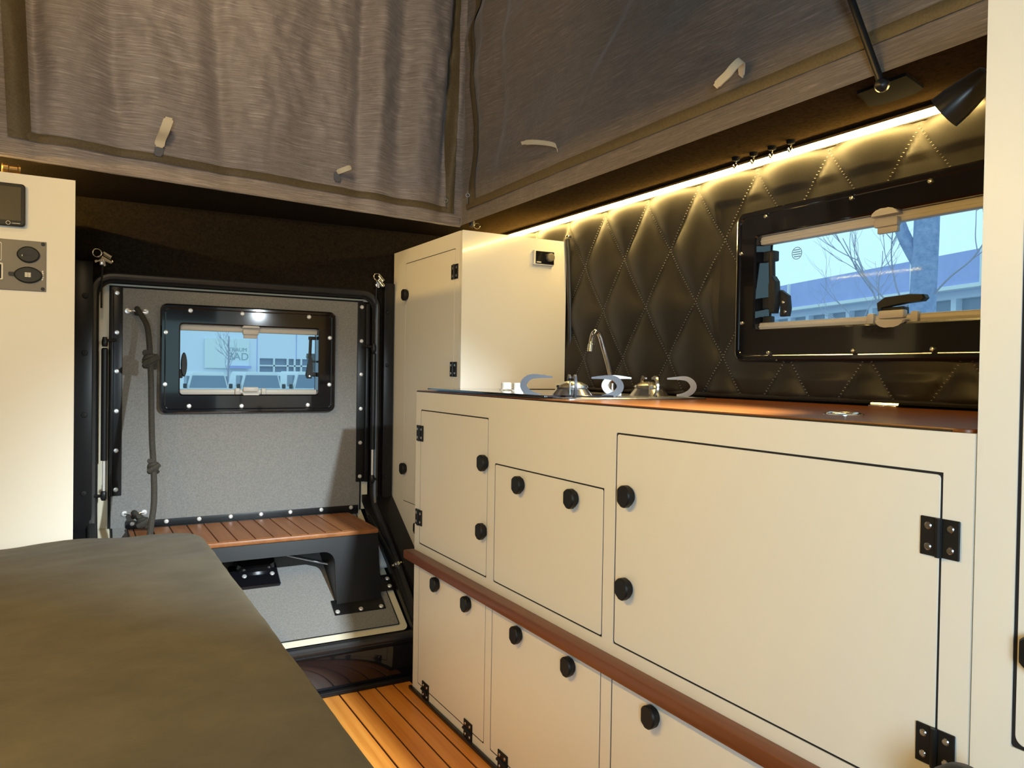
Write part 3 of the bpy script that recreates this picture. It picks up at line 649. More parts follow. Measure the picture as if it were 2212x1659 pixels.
# ------------------------------------------------------------------ rear tall cabinet
tc = empty('tall_cabinet', (1.2, 2.4, 0), 'tall cream cabinet between the kitchen and the rear door', 'cabinet')
XT, ZTOP = 1.030, 1.385
FT = WF((XT, 0, 0), (0, -1, 0), (0, 0, 1))
# front board follows the sloping rear wall
prof = [(-YT, 0.0), (-YT, ZTOP), (-2.704, ZTOP), (-2.704, ZB), (-2.20, 0.133), (-2.19, 0.0)]
TD = (-2.586, -2.176, 0.485, 1.335)
def tall_front():
    mb = MB(FT)
    mb.board(-2.704, -YT - 0.0165, ZB, ZTOP, [TD], 0.016)
    lp = [(-YT - 0.0165, 0.0), (-YT - 0.0165, ZB), (-2.704, ZB), (-2.20, 0.133), (-2.19, 0.0)]
    mb.loft([[(a, b, 0) for a, b in lp], [(a, b, -0.016) for a, b in lp]])
    return mb
ob('front_panel', tall_front(), 'white', tc)
ob('side_panel', MB(WF((0, YT, 0), (1, 0, 0), (0, 0, 1))).prism(rr(XT, 1.412, ZW + 0.010, ZTOP, 0.002, 1), -0.016, 0.0), 'white_gloss', tc)
ob('top_panel', MB().box(XT + 0.001, 1.412, YT + 0.017, 2.70, ZTOP - 0.018, ZTOP - 0.0005), 'white', tc)
ob('carcass', MB().box(XT + 0.017, 1.41, YT + 0.017, 2.70, 0.48, ZTOP - 0.02), 'gap', tc)
d = door(FT, *TD, tc, [], g=0.0022)
def knob_part(F, a, b, parent): inst('knob', KNOB, F @ T((a, b, 0)), parent)
knob_part(FT, -2.572, 1.222, d); knob_part(FT, -2.568, 0.603, d)
for b in (1.262, 0.958): hinge(FT, -2.1755, b, tc)
d2 = door(FT, -2.44, -2.15, 0.20, 0.455, tc, [(-2.43, 0.415)], g=0.001, z0=-0.01, z1=0.0006)
# heater control
th = empty('heater_control', (1.318, YT, 1.30), 'small black heater control with round dial and silver edge on the tall cabinet side', 'thermostat')
FN = WF((0, YT, 0), (1, 0, 0), (0, 0, 1))
ob('case', MB(FN).prism(rr(1.281, 1.357, 1.299, 1.346, 0.003), 0, 0.012, 0.001), 'nickel', th)
ob('display', MB(FN).prism(rr(1.286, 1.355, 1.303, 1.343, 0.002), 0.010, 0.0135), 'black_gloss', th)
ob('dial', MB(FN).lathe([(0.0135, 0), (0.0135, 0.010), (0.011, 0.012), (0, 0.012)], (1.338, 1.325, 0.0135), n=24), 'panel_grey', th)
ob('print_line', MB(FN).box(1.289, 1.306, 1.306, 1.3095, 0.0135, 0.0138), 'print', th)

# ------------------------------------------------------------------ quilted wall panel
qp = empty('quilted_panel', (XR, 1.3, 0.9), 'dark diamond-quilted leatherette wall panel with pale stitching behind the worktop', 'wall panel')
QY0, QY1, QZ0, QZ1 = 0.495, 2.62, 0.899, 1.4695
def quilt(y, z):
    u = (y - 1.635) / 0.2045 + (z - 0.996) / 0.2950; v = (y - 1.635) / 0.2045 - (z - 0.996) / 0.2950
    du = abs(u - round(u)) * 2; dv = abs(v - round(v)) * 2
    def g(t): return 1 - (1 - min(1, t)) ** 2.2
    h = 0.020 * (g(du) * g(dv)) ** 0.58
    if abs(y - 1.0) < 0.45 and 0.95 < z < 1.38: h *= 0.6
    h += 0.0012 * noise.noise(Vector((y * 9, z * 9, 0.3)))
    fall = 1.0
    if z > QZ1 - 0.012: fall = max(0, (QZ1 - z) / 0.012)
    if z < QZ0 + 0.010: fall = max(0.0, (z - QZ0) / 0.010)
    return h * fall
nu, nv = 262, 68
def qf(s, t):
    y = QY0 + (QY1 - QY0) * s; z = QZ0 + (QZ1 - QZ0) * t
    return (XR - quilt(y, z), y, z)
def qskip(s0, s1, t0, t1):
    y = QY0 + (QY1 - QY0) * (s0 + s1) / 2; z = QZ0 + (QZ1 - QZ0) * (t0 + t1) / 2
    return 0.67 < y < 1.318 and 1.055 < z < 1.29
ob('padding', MB().sheet(qf, nu, nv, skip=qskip), 'leather', qp, sharp=180)
mb = MB()
zs0 = QZ0 + 0.004; zs1 = QZ1 - 0.004
for sgn in (1, -1):
    for k in range(-14, 12):
        z = zs0; dz = 0.0068
        while z < zs1:
            y = 1.635 + 0.2045 * (k - sgn * (z - 0.996) / 0.2950)
            zz = z + 0.0056; y2 = 1.635 + 0.2045 * (k - sgn * (zz - 0.996) / 0.2950)
            z += dz
            if not (QY0 + 0.03 < y < 2.118) or (0.63 < y < 1.368 and 0.99 < z < 1.342): continue
            xx = XR - quilt(y, z) - 0.0006; p0 = Vector((xx, y, z)); p1 = Vector((xx, y2, zz)); t = (p1 - p0).normalized(); n = Vector((0, -t.z, t.y)) * 0.0006; ox = Vector((-0.0007, 0, 0))
            mb.loft([[p0 + n, p0 + ox, p0 - n], [p1 + n, p1 + ox, p1 - n]])
ob('stitching', mb, 'thread', qp, kind='stuff')
ob('piping', MB().tube([(XR - 0.004, QY0, QZ1 - 0.014), (XR - 0.004, 2.6, QZ1 - 0.014)], 0.0035, 8), 'leather', qp)
ob('bottom_piping', MB().tube([(XR - 0.006, QY0, QZ0 + 0.004), (XR - 0.006, 2.12, QZ0 + 0.004)], 0.006, 8), 'leather', qp)
ob('edge_trim', MB().tube(smooth_path([(1.408, 2.118, 1.392), (1.412, 2.116, 1.34), (1.419, 2.114, 1.20), (1.424, 2.114, 1.05), (1.424, 2.112, 0.90)]), 0.008, 10), 'rubber', qp)
ob('zip_end', MB().box(1.400, 1.414, 2.100, 2.116, 1.395, 1.403, 0.002), 'chrome', qp)

# ------------------------------------------------------------------ LED strips
def led(x, sx, y0, y1, label, mt='led'):
    l = empty('led_strip', (x, (y0 + y1) / 2, ZS), label, 'light')
    xc = x + sx * 0.031
    pf = ob('profile', MB().box(xc - 0.011, xc + 0.011, y0, y1, 1.458, 1.463), 'steel', l)
    ob('mount', MB().box(xc - 0.004, xc + 0.004, y0 + 0.1, y0 + 0.12, 1.463, ZS - 0.0003).box(xc - 0.004, xc + 0.004, y1 - 0.12, y1 - 0.1, 1.463, ZS - 0.0003), 'steel', l)
    ob('diffuser', MB(WF((0, y0, 0), (-1, 0, 0), (0, 0, 1))).prism([(-a, b) for a, b in rr(xc - 0.0065, xc + 0.0065, 1.4475, 1.4585, 0.005)], 0.0, y1 - y0), mt, l)
    return l
led(XR - 0.001, -1, 0.79, 2.62, 'glowing warm LED strip along the top of the quilted wall')
led(XL + 0.001, 1, 0.62, 1.50, 'warm LED strip high on the left wall above the bench', 'led_left')
led(XL + 0.001, 1, 2.12, 2.60, 'short warm LED strip on the left wall above the left cabinet', 'led_left')
for i, (x, y) in enumerate(((1.363, 1.334), (1.368, 1.284), (1.366, 1.228), (1.364, 1.174))):
    hk = empty('coat_hook', (x, y, ZS), '%s of four dark hooks above the light strip, counted from the rear door' % ('first', 'second', 'third', 'fourth')[i], 'hook', 'hooks under the roof rim')
    ob('cup', MB().lathe([(0.010, 0), (0.009, -0.006), (0.006, -0.008)], (x, y, ZS - 0.0003), n=14), 'black_matte', hk)
    ob('hook', MB().tube(smooth_path([(x, y, ZS - 0.007), (x + 0.002, y, ZS - 0.018), (x - 0.006, y - 0.002, ZS - 0.026), (x - 0.014, y - 0.004, ZS - 0.020)]), 0.0022, 8), 'chrome', hk)

# ------------------------------------------------------------------ pop-up tent
tn = empty('popup_tent', (0.5, 0.7, ZS), 'grey-brown canvas walls of the raised pop-up roof with zipped flaps', 'tent')
HT = 0.90
def fold_back(s, h):
    e = 0
    for c, wd, a, tl in ((0.075, 0.016, -0.016, 0.0), (0.13, 0.030, 0.008, 0.0), (0.205, 0.025, -0.012, -0.03), (0.28, 0.03, 0.006, 0.0), (0.40, 0.022, -0.014, -0.04), (0.50, 0.05, 0.008, 0.02), (0.60, 0.03, -0.006, 0.03), (0.715, 0.020, -0.016, 0.02), (0.765, 0.02, 0.010, 0.02), (0.825, 0.028, -0.020, 0.03), (0.885, 0.03, 0.008, 0.03), (0.955, 0.016, -0.022, 0.05)):
        d = (s - c - tl * (h - 0.3)) / wd
        amp = 2.2 * a * min(1, h * 3.2 + 0.1)
        e += amp * math.exp(-d * d)
    e += 0.006 * min(1, h * 4) * noise.noise(Vector((s * 6, h * 1.5, 1)))
    e += 0.016 * min(1, h * 2.5) * abs(noise.noise(Vector((s * 16 + h * 3, h * 8, 5)))) 
    e += 0.006 * min(1, h * 3) * noise.noise(Vector((s * 40, h * 26, 9)))
    return e
def fold_right(s, h):
    e = 0.040 * min(1, h * 4) * noise.noise(Vector((s * 3.2 - h * 3.0, h * 1.5 + s * 0.6, 3)))
    e += 0.020 * min(1, h * 4) * noise.noise(Vector((s * 9 - h * 7, h * 3.2, 8)))
    for c, wd, a, tl in ((0.02, 0.006, -0.014, 0), (0.04, 0.008, 0.010, 0.02), (0.065, 0.009, -0.012, 0.03), (0.15, 0.012, -0.010, 0.25), (0.17, 0.012, 0.008, 0.22)):
        d = (s - c - tl * h) / wd; e += a * min(1, h * 3) * math.exp(-d * d)
    return e
LEAN = 0.045
def pt_back(s, h, off=0.0, fold=True):
    x = XOL + (XO - XOL) * s; y = back_edge(x)
    x += (s - 0.5) * 2 * LEAN * h
    e = fold_back(s, h) * min(1, s / 0.02, (1 - s) / 0.02) if fold else 0
    return (x, y + LEAN * h - e - off - 0.012, ZS - 0.012 + h)
def pt_right(s, h, off=0.0, fold=True):
    y = back_edge(XO) + (YF - back_edge(XO)) * s
    e = fold_right(s, h) * min(1, s / 0.012) if fold else 0
    return (XO - 0.012 * min(1, s / 0.01) + LEAN * h - e - off, y + (0.5 - s) * 2 * LEAN * h - 0.012, ZS - 0.012 + h)
def pt_left(s, h, off=0.0, fold=True):
    y = YF + (back_edge(XOL) - YF) * s
    return (XOL + 0.0 - LEAN * h + (0.02 * noise.noise(Vector((s * 9, h * 4, 2))) * min(1, h * 4) if fold else 0), y, ZS - 0.003 + h)
ob('canvas_panel', MB().sheet(lambda s, t: pt_back(s, t * HT), 220, 110), 'canvas', tn, sharp=180)
ob('canvas_panel', MB().sheet(lambda s, t: pt_right(s, t * HT), 260, 80), 'canvas_shaded', tn, sharp=180)
ob('canvas_panel', MB().sheet(lambda s, t: pt_left(s, t * HT), 80, 40), 'canvas', tn, sharp=180)
ob('canvas_panel', MB().sheet(lambda s, t: (XOL - 0.05 + 1.5 * s, YF + 0.002, ZS + t * HT), 20, 10), 'canvas', tn, sharp=180)
# zip flaps: strips sewn proud of the canvas
def strip(fn, s0, s1, h0, h1, axis, wd, n=60, off=0.004):
    def F(a, b):
        # a along, b across
        if axis == 'h': s = s0 + (s1 - s0) * a; h = h0 + (h1 - h0) * a + wd * b
        else: h = h0 + (h1 - h0) * a; s = s0 + (s1 - s0) * a + wd * b
        return fn(s, h, off + 0.003 * math.sin(PI * b) + 0.0012 * noise.noise(Vector((s * 60, h * 30, 4))))
    return MB().sheet(F, n, 5)
ob('zip_flap', strip(pt_back, 0.031, 0.978, 0.052, 0.044, 'h', 0.022), 'flap', tn)
ob('zip_flap', strip(pt_back, 0.031, 0.026, 0.052, HT, 'v', 0.036), 'flap', tn)
ob('zip_flap', strip(pt_back, 0.956, 0.966, 0.046, HT, 'v', 0.022), 'flap', tn)
ob('zip_flap', strip(pt_right, 0.022, 1.0, 0.046, 0.060, 'h', 0.026, 120), 'flap', tn)
ob('zip_flap', strip(pt_right, 0.026, 0.012, 0.046, HT, 'v', 0.016), 'flap', tn)
for p in (pt_back(0.955, 0.085, 0.012), pt_right(0.030, 0.090, 0.012)):
    x, y, z = p
    ob('zip_pull', MB().torus((x, y, z), (0.6, 1, 0.2), 0.006, 0.0016, 14, 6).tube([(x, y, z - 0.006), (x, y, z - 0.030)], 0.0018, 6).box(x - 0.004, x + 0.004, y - 0.002, y + 0.002, z + 0.004, z + 0.016, 0.001), 'chrome', tn)
ob('hem_seam', MB().tube([pt_back(i / 40, 0.004, 0.002, False) for i in range(41)], 0.003, 6), 'canvas', tn)
# cream tie tabs, each a ribbon
def ribbon(pts, widthv, th=0.0016):
    P = smooth_path(pts, 5); wv = Vector(widthv); mb = MB()
    loops = []
    for i, p in enumerate(P):
        k = 1.0 if 1 < i < len(P) - 3 else 0.7
        n = (P[min(i + 1, len(P) - 1)] - P[max(i - 1, 0)]).normalized().cross(wv.normalized()) * th
        loops.append([p - wv * k / 2 - n, p + wv * k / 2 - n, p + wv * k / 2 + n, p - wv * k / 2 + n])
    return mb.loft(loops)
M['webbing'] = mat('grey_webbing', (0.12, 0.125, 0.15), 0.8)
def tab(pts, wv, label, base=None):
    t = ob('tie_tab', ribbon(pts, wv), 'tab', None, label, 'strap', 'cream tie tabs on the tent canvas')
    if base:
        p = Vector(pts[0]); q = p + Vector(base[0]); wv2 = Vector(base[1])
        ob('strap_base', ribbon([p, p.lerp(q, 0.33), p.lerp(q, 0.66), q], wv2), 'webbing', t)
    return t
sB = lambda x: (x - XOL) / (XO - XOL)
def bk(x, z, o): p = Vector(pt_back(sB(x), z - ZS, 0)); return (x, p.y - o, z)
def rg(y, z, o):
    s = (back_edge(XO) - y) / (back_edge(XO) - YF); p = Vector(pt_right(s, z - ZS, 0)); return (p.x - o, y, z)
tab([bk(0.198, 1.548, 0.004), bk(0.200, 1.566, 0.010), bk(0.207, 1.585, 0.035), bk(0.214, 1.607, 0.045), bk(0.218, 1.622, 0.042)], (0.024, -0.006, -0.004), 'cream tie tab standing out near the left end of the rear tent wall', ((-0.004, -0.004, -0.026), (0.022, 0.003, 0)))
tab([bk(0.714, 1.571, 0.004), bk(0.722, 1.574, 0.018), bk(0.733, 1.579, 0.028), bk(0.744, 1.584, 0.032), bk(0.752, 1.587, 0.033)], (-0.006, 0.0, 0.014), 'short cream tie tab on the rear tent wall towards the right corner', ((0.0, -0.004, -0.030), (0.022, 0.003, 0)))
tab([rg(1.80, 1.566, 0.004), rg(1.80, 1.580, 0.012), rg(1.83, 1.592, 0.030), rg(1.875, 1.603, 0.046), rg(1.915, 1.609, 0.054)], (0.008, 0.004, -0.010), 'long curled cream tie tab at the rear end of the right tent wall')
tab([rg(1.130, 1.555, 0.004), rg(1.118, 1.570, 0.014), rg(1.105, 1.572, 0.030), rg(1.108, 1.558, 0.046), rg(1.118, 1.545, 0.052), rg(1.136, 1.536, 0.054), rg(1.148, 1.529, 0.054)], (0.0, 0.014, 0.014), 'looped cream tie tab on the right tent wall beside the roof strut')

# roof gas strut with its bracket
rs = empty('roof_strut', (1.27, 0.87, ZS), 'thin black roof strut on a dark bracket plate under the roof rim', 'gas strut')
plate = [(1.222, 0.812), (1.300, 0.830), (1.314, 0.850), (1.316, 0.925), (1.300, 0.938), (1.228, 0.910)]
ob('bracket', MB().prism(plate, ZS - 0.006, ZS - 0.0003), 'black_matte', rs)
ob('strut', MB().tube([(1.160, 0.813, 1.437), (1.130, 0.852, 1.584), (1.035, 0.976, 2.05)], 0.0062, 12), 'black_metal', rs)
ob('ball_joint', MB().lathe([(0.003, -0.012), (0.010, -0.008), (0.012, 0), (0.010, 0.008), (0.003, 0.012)], (1.160, 0.813, 1.436), (0.9, 0.5, 0.3), n=16).tube([(1.160, 0.813, 1.436), (1.195, 0.838, 1.450), (1.232, 0.862, 1.464)], 0.006, 10), 'black_metal', rs)

# ------------------------------------------------------------------ spot lamp on wardrobe side
sp = empty('spot_lamp', (0.99, YWD, 1.32), 'black adjustable spot lamp at the end of the light strip', 'lamp')
Aax = Vector((-0.13, 0.72, -0.50)).normalized(); Ao = Vector((0.9795, 0.5555, 1.319))
def bell():
    prof = [(0.010, -0.018), (0.0145, -0.015), (0.017, -0.003), (0.020, 0.012), (0.0228, 0.028), (0.0238, 0.045), (0.0225, 0.045), (0.021, 0.030), (0.017, 0.012), (0.001, 0.006)]
    return MB().lathe(prof, Ao, Aax, 28)
ob('lamp_shade', bell(), 'lampblack', sp)
ob('lamp_lens', MB().lathe([(0.0001, 0.0), (0.019, 0.0), (0.019, 0.002), (0.0001, 0.002)], Ao + Aax * 0.026, Aax, 20), 'lamp_lens', sp)
ob('swivel_arm', MB().tube([Ao - Aax * 0.02, Ao - Aax * 0.034 + Vector((0.004, 0, 0.004)), (0.995, YWD + 0.010, 1.345)], 0.007, 10), 'lampblack', sp)
ob('wall_plate', MB().lathe([(0.026, 0), (0.026, 0.008), (0.020, 0.011), (0, 0.011)], (0.995, YWD, 1.345), (0, 1, 0), n=24), 'lampblack', sp)

# ------------------------------------------------------------------ wardrobe at the right edge
wd = empty('wardrobe', (1.15, 0.1, 0), 'tall cream wardrobe at the right edge beside the worktop', 'cabinet')
WDR = (-0.4490, 0.02, 0.553, 1.335)
ob('face_frame', MB(FK).board(-YWD, 0.42, 0.0, ZTOP, [WDR], 0.018), 'white', wd)
ob('side_panel', MB().box(XK + 0.0185, 1.425, YWD - 0.018, YWD, 0, ZTOP), 'white', wd)
ob('top_panel', MB().box(XK + 0.0185, 1.425, -0.42, YWD - 0.0185, ZTOP - 0.018, ZTOP), 'white', wd)
ob('carcass', MB().box(XK + 0.017, 1.42, -0.42, YWD - 0.02, 0.01, ZTOP - 0.02), 'gap', wd)
dd = ob('wardrobe_door', MB(FK).prism(rr(WDR[0] + 0.0042, WDR[1] - 0.004, WDR[2] + 0.0042, WDR[3] - 0.004, 0.010), -0.016, 0.0, 0.0008), 'white', wd)
inst('knob', KNOB, FK @ T((-0.420, 0.664, 0)), dd)
ob('dark_edge', MB(FK).ring([(rr(WDR[0] + 0.0003, WDR[1] - 0.0003, WDR[2] + 0.0003, WDR[3] - 0.0003, 0.004), -0.016), (rr(WDR[0] + 0.0003, WDR[1] - 0.0003, WDR[2] + 0.0003, WDR[3] - 0.0003, 0.004), -0.0012), (rr(WDR[0] + 0.005, WDR[1] - 0.005, WDR[2] + 0.005, WDR[3] - 0.005, 0.0095), -0.0012), (rr(WDR[0] + 0.005, WDR[1] - 0.005, WDR[2] + 0.005, WDR[3] - 0.005, 0.0095), -0.016)]), 'gap', dd)

# ------------------------------------------------------------------ left cabinet with display and sockets
lc = empty('side_cabinet', (-0.2, 2.3, 0), 'tall cream cabinet on the left with display and socket panel', 'cabinet')
YLC = 2.084
ob('body', MB(WF((0, 0, 0), (0, 1, 0), (0, 0, 1))).prism([(YLC, 0.001), (2.185, 0.001), (2.185, 0.14), (2.69, ZB + 0.01), (2.69, ZTOP), (YLC, ZTOP)], XL + 0.002, 0.0), 'white', lc)
FL = WF((0, YLC, 0), (1, 0, 0), (0, 0, 1))
ds = empty('control_display', (-0.15, YLC, 1.31), 'dark touch display mounted near the top of the left cabinet', 'display')
ob('bezel', MB(FL).prism(rr(-0.205, -0.099, 1.264, 1.359, 0.007), 0, 0.016, 0.002), 'black_plastic', ds)
ob('screen', MB(FL).prism(rr(-0.197, -0.107, 1.2755, 1.351, 0.001, 1), 0.016, 0.0166), 'screen', ds)
ob('logo_print', MB(FL).torus((-0.131, 1.2695, 0.0162), (0, 0, 1), 0.004, 0.0006, 14, 6).box(-0.124, -0.108, 1.2688, 1.2700, 0.0158, 0.0163), 'print', ds)
sk = empty('socket_panel', (-0.15, YLC, 1.18), 'grey socket plate with two capped round sockets below the display', 'socket panel')
pl = ob('plate', MB(FL).box(-0.27, -0.0575, 1.120, 1.2345, 0, 0.003, 0.0008, 1), 'panel_grey', sk)
screws([(-0.064, 1.229), (-0.064, 1.126)], FL, pl, MB().lathe([(0.0042, 0), (0.004, 0.0015), (0, 0.0018)], n=12).mesh('screw', M['handle_grey']), 0.003)
def cap(z, rx, rz, ear):
    pts = []
    for i in range(24):
        a = 2 * PI * i / 24; pts.append((-0.0925 + rx * math.cos(a) * (1.0 + 0.06 * math.cos(2 * a)), z + rz * math.sin(a)))
    c = ob('socket_cap', MB(FL).prism(pts, 0.002, 0.009, 0.003), 'handle_grey', sk)
    if ear: ob('pull_ear', MB(FL).prism(rr(-0.0925 - rx - 0.012, -0.0925 - rx + 0.006, z - 0.004, z + 0.005, 0.003, 3), 0.003, 0.006), 'handle_grey', c)
    return c
c1 = cap(1.2025, 0.0215, 0.0190, False); c2 = cap(1.156, 0.0265, 0.0190, True)
ob('usb_mark', MB(FL).box(-0.103, -0.0855, 1.1985, 1.2025, 0.009, 0.0096), 'black_plastic', c1)
ob('usb_tick', MB(FL).box(-0.105, -0.1035, 1.1975, 1.2015, 0.009, 0.0096), 'print', c1)
mb = MB(FL)
for i in range(2):
    for j in range(3): mb.box(-0.0990 + i * 0.0062, -0.0990 + i * 0.0062 + 0.0055, 1.151 + j * 0.0036, 1.151 + j * 0.0036 + 0.0030, 0.009, 0.0096)
ob('plug_mark', mb, 'print', c2)
mb = MB(FL)
for k, (dx, ln) in enumerate(((0, 0.006), (0.0008, 0.004), (0.0003, 0.007), (0.001, 0.004), (0.0005, 0.005))): mb.box(-0.0665 + dx, -0.0635 + dx, 1.146 + k * 0.0046, 1.146 + k * 0.0046 + 0.0036, 0.003, 0.0034)
ob('plate_print', mb, 'print', sk)
mb = MB(FL).ring([(rr(-0.26, -0.1435, 1.185, 1.2265, 0.003), 0.003), (rr(-0.26, -0.1435, 1.185, 1.2265, 0.003), 0.0034), (rr(-0.259, -0.1447, 1.1862, 1.2253, 0.003), 0.0034), (rr(-0.259, -0.1447, 1.1862, 1.2253, 0.003), 0.003)])
for x, z, h in ((-0.158, 1.193, 0.018), (-0.1535, 1.193, 0.006), (-0.1535, 1.201, 0.006), (-0.149, 1.193, 0.006), (-0.149, 1.202, 0.003)): mb.box(x, x + 0.0018, z, z + h, 0.003, 0.0034)
ob('symbol_print', mb, 'print', sk)
ob('switch_bezel', MB(FL).ring([(rr(-0.20, -0.1405, 1.142, 1.180, 0.003), 0.002), (rr(-0.20, -0.1405, 1.142, 1.180, 0.003), 0.0055), (rr(-0.198, -0.1440, 1.1445, 1.1765, 0.002), 0.0055), (rr(-0.198, -0.1440, 1.1445, 1.1765, 0.002), 0.002)]), 'print', sk)
ob('rocker_switch', MB(FL).box(-0.197, -0.1445, 1.145, 1.176, 0.002, 0.006, 0.001), 'black_plastic', sk)
ft = ob('round_fitting', MB().lathe([(0.010, 0), (0.0125, 0.002), (0.0125, 0.012), (0.010, 0.014), (0.010, 0.030), (0.012, 0.032), (0.012, 0.036), (0, 0.036)], (-0.146, 2.10, ZTOP + 0.0125), (1, 0.1, 0), n=20), 'bronze', None, 'short bronze-coloured cylinder lying on top of the left cabinet', 'fitting')
cf = empty('corner_clip', (1.165, 2.36, ZS), 'small dark metal clip under the roof rim above the tall cabinet', 'clip')
ob('clip_body', MB().lathe([(0.011, 0), (0.010, -0.008), (0.009, -0.018), (0.004, -0.020)], (1.19, 2.385, ZS - 0.0003), n=14), 'black_metal', cf)
ob('wire_loop', MB().torus((1.205, 2.375, ZS - 0.015), (0.5, 1, 0), 0.010, 0.0016, 16, 6), 'chrome', cf)

# ------------------------------------------------------------------ upholstered bench in the foreground
bn = empty('bench', (-0.05, 0.8, 0), 'grey-green upholstered bench cushion with rounded corner filling the left foreground', 'bench')
BX0, BX1, BY0, BY1, BZ = XL + 0.003, 0.283, -0.9, 2.070, 0.545
def cushion():
    mb = MB(); rc = 0.095; re = 0.030; nx, ny = 64, 150
    def spread(k, n, edge): # denser towards the far / right edge
        t = k / n; return 1 - (1 - t) ** edge
    def zz(x, y):
        dip = -0.010 * max(0, min(1, (-0.02 - x) / 0.12)) * max(0, (y - 1.6) / 0.45)
        return 0.004 * noise.noise(Vector((x * 4, y * 3, 1))) + 0.0025 * noise.noise(Vector((x * 14, y * 9, 5))) + 0.0018 * noise.noise(Vector((x * 9 + y * 6, y * 22 - x * 8, 2))) + dip
    def xmax(y):
        d = y - (BY1 - rc)
        return BX1 if d <= 0 else BX1 - rc + math.sqrt(max(0, rc * rc - d * d))
    G = []
    for j in range(ny + 1):
        y = BY0 + (BY1 - BY0) * spread(j, ny, 2.2); xm = xmax(y); row = []
        for i in range(nx + 1):
            x = BX0 + (xm - BX0) * spread(i, nx, 2.2)
            d = min(BY1 - y, xm - x)
            if y > BY1 - rc and x > BX1 - rc: d = rc - math.hypot(x - (BX1 - rc), y - (BY1 - rc))
            d = max(0.0, d); z = BZ + zz(x, y) + 0.004 * min(1, d / 0.15)
            if d < re: z -= re - math.sqrt(max(0, re * re - (re - d) ** 2))
            row.append(mb.v((x, y, z)))
        G.append(row)
    for j in range(ny):
        for i in range(nx): mb.f([G[j][i], G[j][i + 1], G[j + 1][i + 1], G[j + 1][i]])
    rim = [G[j][nx] for j in range(ny + 1)] + [G[ny][i] for i in range(nx - 1, -1, -1)] + [G[j][0] for j in range(ny - 1, -1, -1)] + [G[0][i] for i in range(1, nx)]
    low = [mb.v((v.co.x, v.co.y, 0.426)) for v in rim]; n = len(rim)
    for k in range(n): mb.f([rim[k], low[k], low[(k + 1) % n], rim[(k + 1) % n]])
    mb.f(low)
    return mb
ob('cushion', cushion(), 'cushion', bn, sharp=60)
ob('base', MB().box(BX0, 0.235, BY0 + 0.02, 2.02, 0.0005, 0.425), 'white', bn)
# round black post cap at the bottom right
pc = empty('pedestal', (0.80, 0.45, 0), 'black rounded post top in front of the wardrobe at the bottom edge', 'post')
ob('post', MB().lathe([(0.020, 0.003), (0.020, 0.50)], (0.80, 0.452, 0), n=18), 'black_satin', pc)
ob('cap', MB().lathe([(0.030, 0.495), (0.034, 0.505), (0.033, 0.522), (0.027, 0.538), (0.014, 0.548), (0, 0.550)], (0.80, 0.452, 0), n=28), 'black_plastic', pc)
ob('foot', MB().lathe([(0.06, 0.0005), (0.06, 0.006), (0.02, 0.012)], (0.80, 0.452, 0), n=24), 'black_satin', pc)

# ------------------------------------------------------------------ outside, right: long low hall and a bare tree
GZ = -0.95
struct('ground', MB().box(-40, 70, -30, 90, GZ - 0.2, GZ), 'asphalt')
A = Vector((22.9, 19.9, 0)); B = Vector((20.3, 11.3, 0)); dv = (B - A).normalized()
FB = WF(A - dv * 12, dv, (0, 0, 1))    # along the front, z axis faces the camper
hall = empty('factory_hall', (22, 16, GZ), 'long low hall with blue-grey fascia and a row of windows seen through the kitchen window', 'building')
L = 40
ob('wall', MB(FB).board(0, L, GZ, 3.35, [(0.4 + i * 1.1, 0.4 + i * 1.1 + 0.92, 2.0, 3.12) for i in range(36)], 0.3), 'facade', hall)
ob('fascia', MB(FB).box(-0.3, L, 3.35, 4.25, -6, 0.5), 'fascia', hall)
ob('roof_edge', MB(FB).box(-0.3, L, 3.30, 3.40, 0.3, 0.56), 'ext_white', hall)
gm = MB().box(0, 0.92, 2.0, 3.12, -0.25, -0.2).mesh('window_pane', M['ext_glass'])
for i in range(36): inst('window_pane', gm, FB @ T((0.4 + i * 1.1, 0, 0)), hall)
for x in (8.0, 13.2, 19.2, 21.6): ob('downpipe', MB(FB).box(x - 0.05, x + 0.05, 3.3, 4.25, 0.5, 0.58), 'ext_white', hall)
def limb(pts, r0, r1, n=8):
    P = smooth_path(pts, 5); return P, [r0 + (r1 - r0) * i / (len(P) - 1) for i in range(len(P))]
tr = empty('street_tree', (8.0, 5.05, GZ), 'bare tree with thick trunk seen through the kitchen window', 'tree')
mb = MB(); P, R = limb([(8.0, 5.08, GZ), (7.98, 5.07, 0.8), (8.0, 5.06, 1.8), (7.98, 5.02, 2.8), (8.02, 5.05, 4.5)], 0.15, 0.115); mb.tube(P, R, 14)
ob('trunk', mb, 'bark', tr)
random.seed(11)
def branches(root, d, ln, r, depth, mb):
    if depth == 0 or r < 0.0008: return
    pts = [root]; p = Vector(root); dd = Vector(d).normalized()
    for i in range(4):
        dd = (dd + Vector((random.uniform(-.2, .2), random.uniform(-.25, .25), random.uniform(-.05, .22)))).normalized(); p = p + dd * ln / 4; pts.append(p.copy())
    P, R = limb(pts, r, r * 0.5); mb.tube(P, R, 5)
    for k in range(3):
        q = P[int(len(P) * random.uniform(0.35, 0.95))]
        branches(q, dd + Vector((random.uniform(-.6, .6), random.uniform(-.9, .9), random.uniform(-.3, .5))), ln * 0.62, r * 0.5, depth - 1, mb)
ob('branch', MB().tube(*limb([(8.0, 5.1, 2.2), (7.9, 5.3, 2.7), (7.9, 5.45, 3.6)], 0.085, 0.05), 8), 'bark', tr)
